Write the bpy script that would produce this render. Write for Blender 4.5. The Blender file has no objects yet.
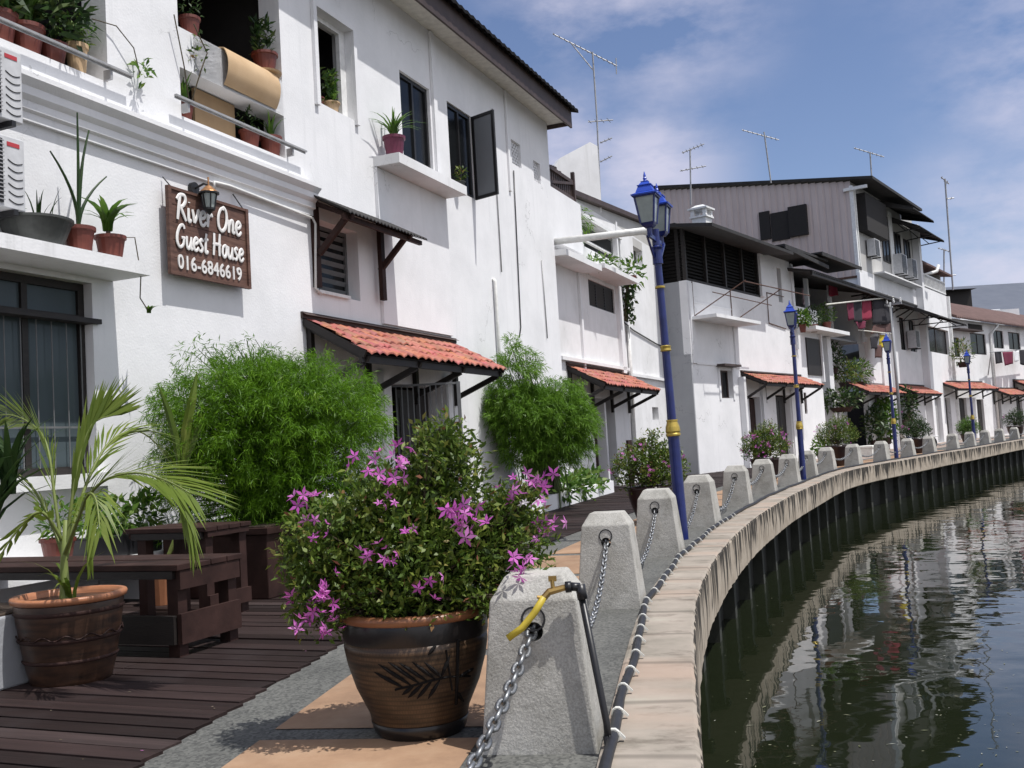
import bpy, bmesh, math, random
import numpy as np
from mathutils import Vector, Matrix
R = math.radians
random.seed(7); rng = np.random.default_rng(7)
sc = bpy.context.scene
COL = sc.collection

# ------------------------------------------------------------------ camera
F_PX = 1000.0; PITCH = R(3.6); ROLL = R(3.4); EYE = 1.15
_fw = np.array([0, math.cos(PITCH), math.sin(PITCH)]); _rt = np.array([1., 0, 0]); _up = np.cross(_rt, _fw)
_r2 = _rt*math.cos(ROLL) - _up*math.sin(ROLL); _u2 = _rt*math.sin(ROLL) + _up*math.cos(ROLL)
def ray(x, y): return (_fw*F_PX + _r2*(x-512) - _u2*(y-384))/F_PX
def gp(x, y, z=0.):
    d = ray(x, y); t = (z-EYE)/d[2]; return Vector((d[0]*t, d[1]*t, z))
def atY(x, y, Y):
    d = ray(x, y); t = Y/d[1]; return Vector((d[0]*t, Y, EYE + d[2]*t))
cam_d = bpy.data.cameras.new('camera'); cam = bpy.data.objects.new('camera', cam_d); COL.objects.link(cam)
cam_d.sensor_width = 36.0; cam_d.lens = 36.0*F_PX/1024.0; cam_d.clip_start = .05; cam_d.clip_end = 3000
cam.matrix_world = Matrix(((_r2[0], _u2[0], -_fw[0], 0), (_r2[1], _u2[1], -_fw[1], 0), (_r2[2], _u2[2], -_fw[2], EYE), (0, 0, 0, 1)))
sc.camera = cam

# ------------------------------------------------------------------ object helpers
ORG = {}
def tag(o, label=None, cat=None, group=None, kind=None):
    if label: o['label'] = label
    if cat: o['category'] = cat
    if group: o['group'] = group
    if kind: o['kind'] = kind
    return o
def thing(name, label, cat, loc=(0, 0, 0), group=None):
    o = bpy.data.objects.new(name, None); COL.objects.link(o); o.empty_display_size = .2
    o.location = loc; ORG[o.name] = Vector(loc)
    return tag(o, label, cat, group)
def children(o): return [c for c in bpy.data.objects if c.parent == o]
def dup_tree(o, parent=None):
    c = o.copy(); COL.objects.link(c); c.parent = parent
    for ch in children(o): dup_tree(ch, c)
    return c
def dup(o, loc, rz, label, group=None):
    c = dup_tree(o); c.location = loc; c.rotation_euler = (0, 0, rz); c['label'] = label
    if group: c['group'] = group
    return c

class Fr:                     # a vertical facade plane: s along it, n towards the river, z up
    def __init__(self, p, ang):
        a = R(ang); self.p = Vector((p[0], p[1], 0)); self.u = Vector((math.sin(a), math.cos(a), 0)); self.n = Vector((math.cos(a), -math.sin(a), 0))
        self.ang = ang
    def P(self, s, n, z): return self.p + self.u*s + self.n*n + Vector((0, 0, z))
    def at(self, x, y, off=0.):
        d = Vector(ray(x, y)); o = Vector((0, 0, EYE)); t = ((self.p+self.n*off-o).dot(self.n))/d.dot(self.n); q = o+d*t
        return (q-self.p).dot(self.u), q.z
    def px(self, x, y, off=0.):
        s, z = self.at(x, y, off); return self.P(s, off, z)
    def sub(self, s, n, dang): q = self.P(s, n, 0); return Fr(q, self.ang+dang)
W0 = Fr((0, 0), 90)           # u = +x, n = -y
W0.n = Vector((0, 1, 0))

SPLIT = {'pilaster', 'door_surround', 'end_board', 'support', 'column', 'post', 'posts', 'window_surround', 'wall_moulding', 'ledge_moulding', 'thin_cable', 'sill', 'insulator', 'shutter', 'opening_rail', 'strut', 'shutter', 'struts', 'plant_ledge', 'fascia_board', 'hanger', 'bracket', 'stay', 'canopy_frame', 'canopy_bracket', 'pole_line'}
class MB:
    def __init__(self): self.v = []; self.f = []; self.uv = {}; self.rnd = None
    def add(self, V, Fs):
        b = len(self.v); self.v += [Vector(p) for p in V]; self.f += [tuple(i+b for i in f) for f in Fs]; return b
    def box(self, F, s0, s1, n0, n1, z0, z1):
        if s0 > s1: s0, s1 = s1, s0
        if n0 > n1: n0, n1 = n1, n0
        if z0 > z1: z0, z1 = z1, z0
        V = [F.P(s, n, z) for z in (z0, z1) for n in (n0, n1) for s in (s0, s1)]
        return self.add(V, [(0, 1, 3, 2), (4, 6, 7, 5), (0, 4, 5, 1), (2, 3, 7, 6), (0, 2, 6, 4), (1, 5, 7, 3)])
    def bar(self, p0, p1, w, h=None, up=(0, 0, 1)):
        h = h or w; p0 = Vector(p0); p1 = Vector(p1); d = (p1-p0).normalized(); up = Vector(up)
        x = d.cross(up)
        if x.length < 1e-4: x = d.cross(Vector((0, 1, 0)))
        x.normalize(); y = x.cross(d)
        V = [p+x*a*w/2+y*b*h/2 for p in (p0, p1) for a, b in ((-1, -1), (1, -1), (1, 1), (-1, 1))]
        self.add(V, [(0, 1, 2, 3), (7, 6, 5, 4), (0, 4, 5, 1), (1, 5, 6, 2), (2, 6, 7, 3), (3, 7, 4, 0)])
    def tube(self, pts, r, seg=8, caps=True, flat=1.0, up=None):
        pts = [Vector(p) for p in pts]; n = len(pts); rs = r if isinstance(r, (list, tuple)) else [r]*n
        V = []; Fs = []; prev = None
        for i, p in enumerate(pts):
            d = (pts[min(i+1, n-1)]-pts[max(i-1, 0)])
            if d.length < 1e-9: d = Vector((0, 0, 1))
            d.normalize()
            if up is not None: x = Vector(up)-d*d.dot(Vector(up)); x.normalize()
            elif prev is None:
                x = d.cross(Vector((0, 0, 1)))
                if x.length < 1e-3: x = d.cross(Vector((1, 0, 0)))
                x.normalize()
            else:
                x = prev-d*prev.dot(d)
                if x.length < 1e-6: x = d.cross(Vector((0, 1, 0.1)))
                x.normalize()
            prev = x; y = d.cross(x)
            for k in range(seg):
                a = 2*math.pi*k/seg; V.append(p+x*(math.cos(a)*rs[i]*flat)+y*(math.sin(a)*rs[i]))
        for i in range(n-1):
            for k in range(seg):
                a = i*seg+k; b = i*seg+(k+1) % seg; Fs.append((a, b, b+seg, a+seg))
        if caps: Fs.append(tuple(range(seg-1, -1, -1))); Fs.append(tuple((n-1)*seg+k for k in range(seg)))
        self.add(V, Fs)
    def lathe(self, prof, c, seg=24, caps=True):
        c = Vector(c); V = []; Fs = []; n = len(prof)
        for r, z in prof:
            for k in range(seg):
                a = 2*math.pi*k/seg; V.append(c+Vector((r*math.cos(a), r*math.sin(a), z)))
        for i in range(n-1):
            for k in range(seg):
                a = i*seg+k; b = i*seg+(k+1) % seg; Fs.append((a, b, b+seg, a+seg))
        if caps: Fs.append(tuple(range(seg-1, -1, -1))); Fs.append(tuple((n-1)*seg+k for k in range(seg)))
        self.add(V, Fs)
    def prism(self, poly, vec):
        vec = Vector(vec); n = len(poly); V = [Vector(p) for p in poly]+[Vector(p)+vec for p in poly]
        self.add(V, [tuple(range(n-1, -1, -1)), tuple(range(n, 2*n))]+[(i, (i+1) % n, (i+1) % n+n, i+n) for i in range(n)])
    def quad(self, a, b, c, d): self.add([a, b, c, d], [(0, 1, 2, 3)])
    def frustum(self, c, w0, w1, z0, z1, ax=Vector((1, 0, 0)), ay=Vector((0, 1, 0))):
        c = Vector(c); V = [c+ax*a*w+ay*b*w+Vector((0, 0, z)) for w, z in ((w0/2, z0), (w1/2, z1)) for a, b in ((-1, -1), (1, -1), (1, 1), (-1, 1))]
        self.add(V, [(3, 2, 1, 0), (4, 5, 6, 7), (0, 1, 5, 4), (1, 2, 6, 5), (2, 3, 7, 6), (3, 0, 4, 7)])
    def wall(self, F, s0, s1, z0, z1, n0, th, holes=()):
        S = sorted({s0, s1} | {min(max(v, s0), s1) for h in holes for v in h[:2]}); Z = sorted({z0, z1} | {min(max(v, z0), z1) for h in holes for v in h[2:4]})
        def solid(i, j):
            if i < 0 or j < 0 or i >= len(S)-1 or j >= len(Z)-1: return False
            a = (S[i]+S[i+1])/2; b = (Z[j]+Z[j+1])/2
            return not any(h[0] < a < h[1] and h[2] < b < h[3] for h in holes)
        n1 = n0-th; P = F.P
        for i in range(len(S)-1):
            for j in range(len(Z)-1):
                if not solid(i, j): continue
                a, b, c, d = S[i], S[i+1], Z[j], Z[j+1]
                self.quad(P(a, n0, c), P(a, n0, d), P(b, n0, d), P(b, n0, c)); self.quad(P(a, n1, c), P(b, n1, c), P(b, n1, d), P(a, n1, d))
                if not solid(i-1, j): self.quad(P(a, n0, c), P(a, n1, c), P(a, n1, d), P(a, n0, d))
                if not solid(i+1, j): self.quad(P(b, n0, c), P(b, n0, d), P(b, n1, d), P(b, n1, c))
                if not solid(i, j-1): self.quad(P(a, n0, c), P(b, n0, c), P(b, n1, c), P(a, n1, c))
                if not solid(i, j+1): self.quad(P(a, n0, d), P(a, n1, d), P(b, n1, d), P(b, n0, d))
    def islands(self):
        p = list(range(len(self.v)))
        def find(i):
            while p[i] != i: p[i] = p[p[i]]; i = p[i]
            return i
        for f in self.f:
            a = find(f[0])
            for k in f[1:]: p[find(k)] = a
        g = {}
        for f in self.f: g.setdefault(find(f[0]), []).append(f)
        out = []
        for fs in g.values():
            ids = sorted({i for f in fs for i in f}); mp_ = {i: k for k, i in enumerate(ids)}; q = MB(); q.v = [self.v[i] for i in ids]; q.f = [tuple(mp_[i] for i in f) for f in fs]; out.append(q)
        return out
    def build(self, name, mat, parent=None, loc=None, smooth=False, bevel=0, local=False):
        if name in SPLIT and parent is not None:
            isl = self.islands()
            if len(isl) > 1:
                return [q.build(name, mat, parent, loc, smooth, bevel, local) for q in isl][0]
        if parent is not None: o0 = Vector((0, 0, 0)) if local else ORG.get(root_of(parent).name, Vector((0, 0, 0)))
        else: o0 = Vector(loc) if loc is not None else Vector((0, 0, 0))
        me = bpy.data.meshes.new(name); me.from_pydata([tuple(v-o0) for v in self.v], [], self.f)
        o = bpy.data.objects.new(name, me); COL.objects.link(o); me.materials.append(mat)
        if self.uv:
            ul = me.uv_layers.new(name='uv')
            for poly in me.polygons:
                for li in poly.loop_indices: ul.data[li].uv = self.uv.get(me.loops[li].vertex_index, (0, 0))
        if parent is not None: o.parent = parent
        else: o.location = o0; ORG[o.name] = o0
        if smooth: me.polygons.foreach_set('use_smooth', [True]*len(me.polygons))
        if bevel:
            b = o.modifiers.new('bevel', 'BEVEL'); b.width = bevel; b.segments = 2; b.limit_method = 'ANGLE'; b.angle_limit = R(35)
        me.update(); return o
def root_of(o):
    while o.parent: o = o.parent
    return o

# ------------------------------------------------------------------ materials
def newmat(name):
    m = bpy.data.materials.new(name); m.use_nodes = True; nt = m.node_tree; nt.nodes.clear()
    out = nt.nodes.new('ShaderNodeOutputMaterial'); b = nt.nodes.new('ShaderNodeBsdfPrincipled'); nt.links.new(b.outputs[0], out.inputs[0])
    return m, nt, b, out
def N(nt, t, **k):
    n = nt.nodes.new(t)
    for a, v in k.items():
        if a in n.inputs.keys() if hasattr(n.inputs, 'keys') else False: n.inputs[a].default_value = v
        else: setattr(n, a, v)
    return n
def coords(nt, scale=(1, 1, 1), src='Object'):
    tc = nt.nodes.new('ShaderNodeTexCoord'); mp = nt.nodes.new('ShaderNodeMapping'); mp.inputs['Scale'].default_value = scale
    nt.links.new(tc.outputs[src], mp.inputs[0]); return mp.outputs[0]
def noise(nt, vec, scale, detail=4, rough=.55):
    n = nt.nodes.new('ShaderNodeTexNoise'); n.inputs['Scale'].default_value = scale; n.inputs['Detail'].default_value = detail; n.inputs['Roughness'].default_value = rough
    nt.links.new(vec, n.inputs['Vector']); return n.outputs['Fac']
def ramp(nt, fac, stops):
    r = nt.nodes.new('ShaderNodeValToRGB'); e = r.color_ramp.elements
    while len(e) < len(stops): e.new(.5)
    for k, (p, c) in enumerate(stops): e[k].position = p; e[k].color = (c[0], c[1], c[2], 1)
    nt.links.new(fac, r.inputs[0]); return r.outputs[0]
def mixc(nt, fac, a, b, mode='MIX'):
    m = nt.nodes.new('ShaderNodeMix'); m.data_type = 'RGBA'; m.blend_type = mode
    if isinstance(fac, (int, float)): m.inputs[0].default_value = fac
    else: nt.links.new(fac, m.inputs[0])
    for i, c in ((6, a), (7, b)):
        if isinstance(c, (tuple, list)): m.inputs[i].default_value = (c[0], c[1], c[2], 1)
        else: nt.links.new(c, m.inputs[i])
    return m.outputs[2]
def bump(nt, b, h, strength, dist=.01):
    n = nt.nodes.new('ShaderNodeBump'); n.inputs['Strength'].default_value = strength; n.inputs['Distance'].default_value = dist
    nt.links.new(h, n.inputs['Height']); nt.links.new(n.outputs[0], b.inputs['Normal']); return n
def rough(name, c0, c1, sc_=6., r=.8, bs=.3, bscale=60., bd=.004, stretch=(1, 1, 1), metal=0, spec=.5):
    m, nt, b, _ = newmat(name); v = coords(nt, stretch); f = noise(nt, v, sc_, 6, .6)
    nt.links.new(ramp(nt, f, [(.3, c0), (.7, c1)]), b.inputs['Base Color']); b.inputs['Roughness'].default_value = r; b.inputs['Metallic'].default_value = metal
    b.inputs['Specular IOR Level'].default_value = spec
    if bs: bump(nt, b, noise(nt, v, bscale, 3), bs, bd)
    return m
def plaster(name, base=(.80, .80, .815), dirt=(.52, .53, .54), amt=.5):
    m, nt, b, _ = newmat(name)
    v1 = coords(nt, (1, 1, 1)); v2 = coords(nt, (3.0, 3.0, .16))
    big = ramp(nt, noise(nt, v1, .9, 6, .65), [(.42, (0, 0, 0)), (.80, (1, 1, 1))]); strk = ramp(nt, noise(nt, v2, 2.0, 6, .7), [(.52, (0, 0, 0)), (.85, (1, 1, 1))])
    mx = nt.nodes.new('ShaderNodeMath'); mx.operation = 'MAXIMUM'; nt.links.new(big, mx.inputs[0]); nt.links.new(strk, mx.inputs[1])
    ml = nt.nodes.new('ShaderNodeMath'); ml.operation = 'MULTIPLY'; nt.links.new(mx.outputs[0], ml.inputs[0]); ml.inputs[1].default_value = amt
    vo = nt.nodes.new('ShaderNodeTexVoronoi'); vo.feature = 'DISTANCE_TO_EDGE'; vo.inputs['Scale'].default_value = .55
    wv = nt.nodes.new('ShaderNodeVectorMath'); wv.operation = 'ADD'; nz_ = nt.nodes.new('ShaderNodeTexNoise'); nz_.inputs['Scale'].default_value = 3.2; nz_.inputs['Detail'].default_value = 5; nt.links.new(v1, nz_.inputs['Vector']); nt.links.new(v1, wv.inputs[0]); nt.links.new(nz_.outputs['Color'], wv.inputs[1]); nt.links.new(wv.outputs[0], vo.inputs['Vector'])
    ck = ramp(nt, vo.outputs['Distance'], [(.0, (1, 1, 1)), (.006, (0, 0, 0))]); cmk = ramp(nt, noise(nt, v1, .45, 2), [(.56, (0, 0, 0)), (.62, (.55, .55, .55))]); cf2 = nt.nodes.new('ShaderNodeMath'); cf2.operation = 'MULTIPLY'; nt.links.new(ck, cf2.inputs[0]); nt.links.new(cmk, cf2.inputs[1])
    nt.links.new(mixc(nt, cf2.outputs[0], mixc(nt, ml.outputs[0], base, dirt), (.16, .16, .155)), b.inputs['Base Color']); b.inputs['Roughness'].default_value = .85; b.inputs['Specular IOR Level'].default_value = .25
    h = nt.nodes.new('ShaderNodeMath'); h.operation = 'ADD'; nt.links.new(noise(nt, v1, 5.0, 5, .6), h.inputs[0]); nt.links.new(noise(nt, v1, 45, 3), h.inputs[1])
    bump(nt, b, h.outputs[0], .15, .02); return m
def solid(name, c, r=.5, metal=0, spec=.5):
    return rough(name, tuple(x*.85 for x in c), tuple(min(1, x*1.12) for x in c), 9., r, .12, 40., .003, metal=metal, spec=spec)
def leafmat(name, stops, trans=.3, r=.45):
    m, nt, b, out = newmat(name); a = nt.nodes.new('ShaderNodeAttribute'); a.attribute_name = 'rnd'
    c = ramp(nt, a.outputs['Fac'], stops); nt.links.new(c, b.inputs['Base Color']); b.inputs['Roughness'].default_value = r; b.inputs['Specular IOR Level'].default_value = .35
    t = nt.nodes.new('ShaderNodeBsdfTranslucent'); nt.links.new(c, t.inputs[0]); mx = nt.nodes.new('ShaderNodeMixShader'); mx.inputs[0].default_value = trans
    nt.links.new(b.outputs[0], mx.inputs[1]); nt.links.new(t.outputs[0], mx.inputs[2]); nt.links.new(mx.outputs[0], out.inputs[0]); return m
def glass(name, c=(.02, .025, .03), r=.08):
    m, nt, b, _ = newmat(name); b.inputs['Base Color'].default_value = (*c, 1); b.inputs['Roughness'].default_value = r; b.inputs['Specular IOR Level'].default_value = .15
    bump(nt, b, noise(nt, coords(nt), 2.5, 2), .12, .02); return m

M = {}
M['plaster'] = plaster('white_plaster'); M['plaster_old'] = plaster('old_plaster', (.78, .78, .79), (.44, .44, .43), .55)
M['plaster_grey_and_shaded'] = plaster('grey_and_shaded_plaster', (.34, .35, .37), (.25, .26, .28), .6)
M['white'] = solid('white_paint', (.78, .78, .77), .45); M['cream'] = solid('cream_plastic', (.68, .67, .60), .5)
M['darkwood'] = rough('dark_wood', (.008, .006, .0055), (.020, .015, .0135), 5, .6, .35, 30, .004, (1, 1, 5))
M['brownwood'] = rough('brown_wood', (.018, .0075, .006), (.046, .022, .018), 5, .68, .3, 30, .004, spec=.25)
M['blackwood'] = rough('blackened_wood', (.0035, .003, .003), (.008, .007, .0065), 5, .75, .3, 30, .004, (1, 1, 5), spec=.15)
M['fascia'] = rough('fascia_brown', (.040, .025, .022), (.070, .046, .040), 4, .6, .2, 30)
M['darkroof'] = rough('dark_roof', (.014, .0135, .014), (.036, .033, .032), 3, .75, .3, 20)
M['sashglass'] = glass('pale_sash_glass', (.20, .215, .235), .2); M['bars'] = solid('grey_bars', (.13, .135, .14), .6)
M['ac_grey'] = solid('pale_grey_casing', (.56, .565, .58), .5)
M['soffit'] = solid('soffit', (.66, .64, .58), .7)
M['iron'] = solid('dark_iron', (.018, .018, .02), .5, .2); M['blackplastic'] = solid('black_plastic', (.012, .012, .014), .38)
M['steel'] = rough('galvanised_steel', (.16, .165, .17), (.34, .35, .36), 14, .45, .1, 60, metal=.85)
M['greysteel'] = rough('grey_metal', (.30, .30, .31), (.42, .42, .42), 9, .5, .1, 50, metal=.2)
M['glass'] = glass('dark_glass', (.008, .009, .010), .22); M['glassgrey'] = glass('grey_glass', (.07, .09, .10), .12); M['lampglass'] = solid('lamp_glass', (.33, .37, .36), .12)
M['inside'] = solid('dark_interior', (.022, .02, .02), .9)  # rooms are lined near black: their unlit gloom is put into the colour
M['blue'] = rough('blue_paint', (.0065, .013, .088), (.014, .026, .155), 7, .32, .1, 40); M['bluetop'] = rough('bright_blue_paint', (.020, .055, .40), (.03, .09, .52), 7, .38, .1, 40)
M['gold'] = rough('gold_paint', (.38, .27, .05), (.58, .43, .10), 12, .32, .1, 60, metal=.55)
M['pvc'] = solid('white_pvc', (.72, .72, .70), .4); M['copper'] = solid('copper', (.5, .26, .12), .35, .7)
M['terracotta_pot'] = rough('plastic_pot', (.105, .024, .017), (.18, .046, .030), 6, .5, .15, 40); M['purple_pot'] = solid('purple_pot', (.13, .02, .05), .5)
M['darkred_pot'] = rough('dark_red_glaze', (.014, .005, .005), (.032, .011, .010), 5, .3, .2, 30)
M['greypot'] = rough('old_dark_basin', (.02, .022, .02), (.075, .08, .075), 5, .6, .3, 30); M['soil'] = rough('soil', (.03, .02, .013), (.07, .045, .03), 20, .95, .6, 60, .01)
M['cardboard'] = rough('cardboard', (.30, .20, .11), (.40, .27, .15), 3, .85, .1, 30)
M['mat_tan'] = rough('tan_sheet', (.50, .34, .19), (.60, .43, .26), 3, .7, .1, 30)
M['rust'] = solid('rusty_pipe', (.10, .05, .035), .8)
M['fabric_red'] = solid('red_fabric', (.26, .018, .05), .9); M['fabric_maroon'] = solid('maroon_fabric', (.14, .012, .04), .9); M['fabric_dark'] = solid('dark_fabric', (.018, .016, .022), .9)
M['fabric_pink'] = solid('pale_pink_fabric', (.70, .52, .56), .9); M['fabric_yellow'] = solid('yellow_fabric', (.55, .42, .03), .9); M['fabric_brown'] = solid('brown_fabric', (.10, .05, .045), .9); M['fabric_white'] = solid('white_fabric', (.72, .72, .74), .9)
M['yellowhose'] = solid('yellow_hose', (.50, .38, .035), .5); M['brass'] = solid('brass', (.42, .28, .10), .35, .8)
M['clip'] = solid('pale_clip', (.62, .62, .58), .5); M['conduit'] = rough('grey_conduit', (.014, .0145, .017), (.030, .031, .036), 8, .5, .1, 40, spec=.3)
M['redlogo'] = solid('red_mark', (.45, .04, .05), .5); M['lettering'] = solid('white_lettering', (.76, .74, .72), .5)
M['pinkclad'] = rough('pinkish_metal_cladding', (.50, .42, .40), (.62, .53, .505), 1.2, .6, .15, 12, .01, (1, 1, .3))
M['greyclad'] = rough('pale_grey_cladding', (.44, .43, .41), (.55, .54, .52), 1.2, .6, .15, 12, .01, (1, 1, .3))
M['farroof'] = rough('distant_grey_roof', (.085, .098, .125), (.11, .122, .15), .6, .6, .1, 3)
M['redroof'] = rough('weathered_red_roof', (.085, .048, .043), (.16, .095, .085), 2, .8, .4, 18, .02)
M['styro'] = solid('white_foam', (.74, .74, .70), .7); M['blueplastic'] = solid('blue_sheet', (.10, .22, .45), .5); M['greenglass'] = glass('green_glass', (.02, .05, .05), .15)

def m_awning():
    m, nt, b, _ = newmat('red_clay_tile'); v = coords(nt)
    vo = nt.nodes.new('ShaderNodeTexVoronoi'); vo.inputs['Scale'].default_value = 5.0; nt.links.new(v, vo.inputs['Vector'])
    c1 = ramp(nt, noise(nt, v, 3.5, 6, .7), [(.3, (.27, .085, .060)), (.7, (.43, .165, .118))])
    c = mixc(nt, .25, c1, vo.outputs['Color'], 'SOFT_LIGHT'); nt.links.new(c, b.inputs['Base Color']); b.inputs['Roughness'].default_value = .75
    bump(nt, b, noise(nt, v, 40, 3), .3, .005); return m
M['tile'] = m_awning()
def m_bollard():
    m, nt, b, _ = newmat('pebbledash_concrete'); v = coords(nt); oi = nt.nodes.new('ShaderNodeObjectInfo'); sh = nt.nodes.new('ShaderNodeVectorMath'); sh.operation = 'SCALE'; cx_ = nt.nodes.new('ShaderNodeCombineXYZ'); nt.links.new(oi.outputs['Random'], cx_.inputs[0]); nt.links.new(oi.outputs['Random'], cx_.inputs[2]); nt.links.new(cx_.outputs[0], sh.inputs[0]); sh.inputs['Scale'].default_value = 37.; ad = nt.nodes.new('ShaderNodeVectorMath'); ad.operation = 'ADD'; nt.links.new(v, ad.inputs[0]); nt.links.new(sh.outputs[0], ad.inputs[1]); v = ad.outputs[0]
    c = ramp(nt, noise(nt, v, 3.5, 6, .65), [(.28, (.30, .290, .262)), (.55, (.45, .437, .405)), (.8, (.52, .51, .48))])
    sp = ramp(nt, noise(nt, v, 130, 2, .5), [(.35, (.80, .80, .80)), (.65, (1.08, 1.08, 1.08))]); c = mixc(nt, 1., c, sp, 'MULTIPLY')
    st = ramp(nt, noise(nt, v, 6.5, 7, .75), [(.55, (0, 0, 0)), (.72, (.6, .6, .6))]); c = mixc(nt, st, c, (.16, .155, .125))
    nt.links.new(c, b.inputs['Base Color']); b.inputs['Roughness'].default_value = .9; b.inputs['Specular IOR Level'].default_value = .2
    h = nt.nodes.new('ShaderNodeMath'); h.operation = 'ADD'; nt.links.new(noise(nt, v, 110, 4, .7), h.inputs[0]); nt.links.new(noise(nt, v, 38, 3), h.inputs[1]); bump(nt, b, h.outputs[0], .38, .010); return m
M['bollard'] = m_bollard()
def m_pebble():
    m, nt, b, _ = newmat('grey_pebble_paving'); v = coords(nt)
    c = ramp(nt, noise(nt, v, 1.3, 5), [(.3, (.070, .071, .068)), (.7, (.115, .115, .110))])
    vo = nt.nodes.new('ShaderNodeTexVoronoi'); vo.inputs['Scale'].default_value = 75; nt.links.new(v, vo.inputs['Vector'])
    sp = ramp(nt, vo.outputs['Color'], [(.15, (.6, .6, .6)), (.75, (1.4, 1.4, 1.35))]); nt.links.new(mixc(nt, 1., c, sp, 'MULTIPLY'), b.inputs['Base Color'])
    b.inputs['Roughness'].default_value = .85; bump(nt, b, vo.outputs['Distance'], -.6, .008); return m
M['pebble'] = m_pebble()
def m_orange():
    m, nt, b, _ = newmat('orange_paving'); v = coords(nt)
    c = ramp(nt, noise(nt, v, 2.2, 7, .7), [(.25, (.22, .135, .085)), (.5, (.33, .205, .125)), (.75, (.40, .275, .18))])
    st = ramp(nt, noise(nt, v, .8, 5, .7), [(.45, (1, 1, 1)), (.75, (.60, .58, .56))]); nt.links.new(mixc(nt, 1., c, st, 'MULTIPLY'), b.inputs['Base Color'])
    b.inputs['Roughness'].default_value = .85; bump(nt, b, noise(nt, v, 60, 4), .25, .004); return m
M['orange'] = m_orange()
def m_coping(face):
    m, nt, b, _ = newmat('stained_concrete_face' if face else 'worn_concrete_coping'); tc = nt.nodes.new('ShaderNodeTexCoord')
    def mp(s):
        n = nt.nodes.new('ShaderNodeMapping'); n.inputs['Scale'].default_value = s; nt.links.new(tc.outputs['UV'], n.inputs[0]); return n.outputs[0]
    v = coords(nt)
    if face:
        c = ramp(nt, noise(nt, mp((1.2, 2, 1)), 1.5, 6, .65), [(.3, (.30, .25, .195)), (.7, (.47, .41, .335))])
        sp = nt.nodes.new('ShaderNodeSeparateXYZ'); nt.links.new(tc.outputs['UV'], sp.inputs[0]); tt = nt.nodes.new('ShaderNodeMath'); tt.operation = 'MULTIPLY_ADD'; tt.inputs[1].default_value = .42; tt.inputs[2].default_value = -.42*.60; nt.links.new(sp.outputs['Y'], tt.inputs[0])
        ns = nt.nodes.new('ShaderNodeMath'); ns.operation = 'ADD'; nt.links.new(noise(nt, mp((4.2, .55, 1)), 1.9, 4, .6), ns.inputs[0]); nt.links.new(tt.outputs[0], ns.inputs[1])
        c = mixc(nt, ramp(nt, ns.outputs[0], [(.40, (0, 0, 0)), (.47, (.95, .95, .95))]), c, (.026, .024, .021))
    else:
        c = ramp(nt, noise(nt, mp((1.7, 1.1, 1)), 1.5, 6, .62), [(.22, (.165, .145, .12)), (.42, (.275, .245, .205)), (.58, (.345, .30, .255)), (.78, (.385, .36, .30))])
        s1 = ramp(nt, noise(nt, mp((3.0, 1.5, 1)), 1.6, 6, .68), [(.52, (0, 0, 0)), (.70, (.75, .75, .75))]); c = mixc(nt, s1, c, (.085, .068, .052)); pk = ramp(nt, noise(nt, mp((1.4, .4, 1)), 1.2, 3, .5), [(.5, (0, 0, 0)), (.68, (.75, .75, .75))]); c = mixc(nt, pk, c, (.38, .285, .225))
        w = nt.nodes.new('ShaderNodeTexWave'); w.inputs['Scale'].default_value = .42; w.inputs['Distortion'].default_value = 2.0; w.inputs['Detail'].default_value = 3; w.inputs['Detail Scale'].default_value = 3; nt.links.new(mp((1, .15, 1)), w.inputs['Vector'])
        c = mixc(nt, ramp(nt, w.outputs['Fac'], [(.0, (.5, .5, .5)), (.03, (0, 0, 0))]), c, (.09, .08, .065))
    nt.links.new(c, b.inputs['Base Color']); b.inputs['Roughness'].default_value = .9; b.inputs['Specular IOR Level'].default_value = .2
    bump(nt, b, noise(nt, v, 22, 5, .6), .30 if face else .22, .010); return m
M['coping'] = m_coping(False); M['copface'] = m_coping(True)
M['quaywall'] = rough('shade_dark_concrete', (.006, .007, .0055), (.014, .015, .012), 2, .9, .4, 20, .02); M['pile'] = rough('concrete_pile', (.014, .016, .012), (.042, .044, .034), 3, .85, .3, 30, .01)  # near-black wall and darkened piles carry the shade under the kerb
def m_deck():
    m, nt, b, _ = newmat('dark_deck_boards'); v = coords(nt); geo = nt.nodes.new('ShaderNodeNewGeometry')
    base = ramp(nt, geo.outputs['Random Per Island'], [(0, (.0105, .0062, .0056)), (.5, (.019, .0115, .0104)), (.85, (.031, .020, .0185)), (1, (.046, .034, .032))])
    rot = nt.nodes.new('ShaderNodeMapping'); rot.inputs['Rotation'].default_value = (0, 0, R(22.4)); tc = nt.nodes.new('ShaderNodeTexCoord'); nt.links.new(tc.outputs['Object'], rot.inputs[0])
    sc2 = nt.nodes.new('ShaderNodeMapping'); sc2.inputs['Scale'].default_value = (.35, 7, 1); nt.links.new(rot.outputs[0], sc2.inputs[0])
    g = ramp(nt, noise(nt, sc2.outputs[0], 3, 7, .7), [(.3, (.6, .58, .58)), (.7, (1.5, 1.42, 1.45))]); c = mixc(nt, 1., base, g, 'MULTIPLY')
    wr = ramp(nt, noise(nt, v, 1.1, 5, .6), [(.5, (0, 0, 0)), (.75, (1, 1, 1))]); mm = nt.nodes.new('ShaderNodeMath'); mm.operation = 'MULTIPLY'; mm.inputs[1].default_value = .35; nt.links.new(wr, mm.inputs[0])
    c = mixc(nt, mm.outputs[0], c, (.060, .050, .052)); nt.links.new(c, b.inputs['Base Color']); b.inputs['Specular IOR Level'].default_value = .22; b.inputs['Roughness'].default_value = .66
    bump(nt, b, noise(nt, sc2.outputs[0], 8, 4), .4, .004); return m
M['deck'] = m_deck()
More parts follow.
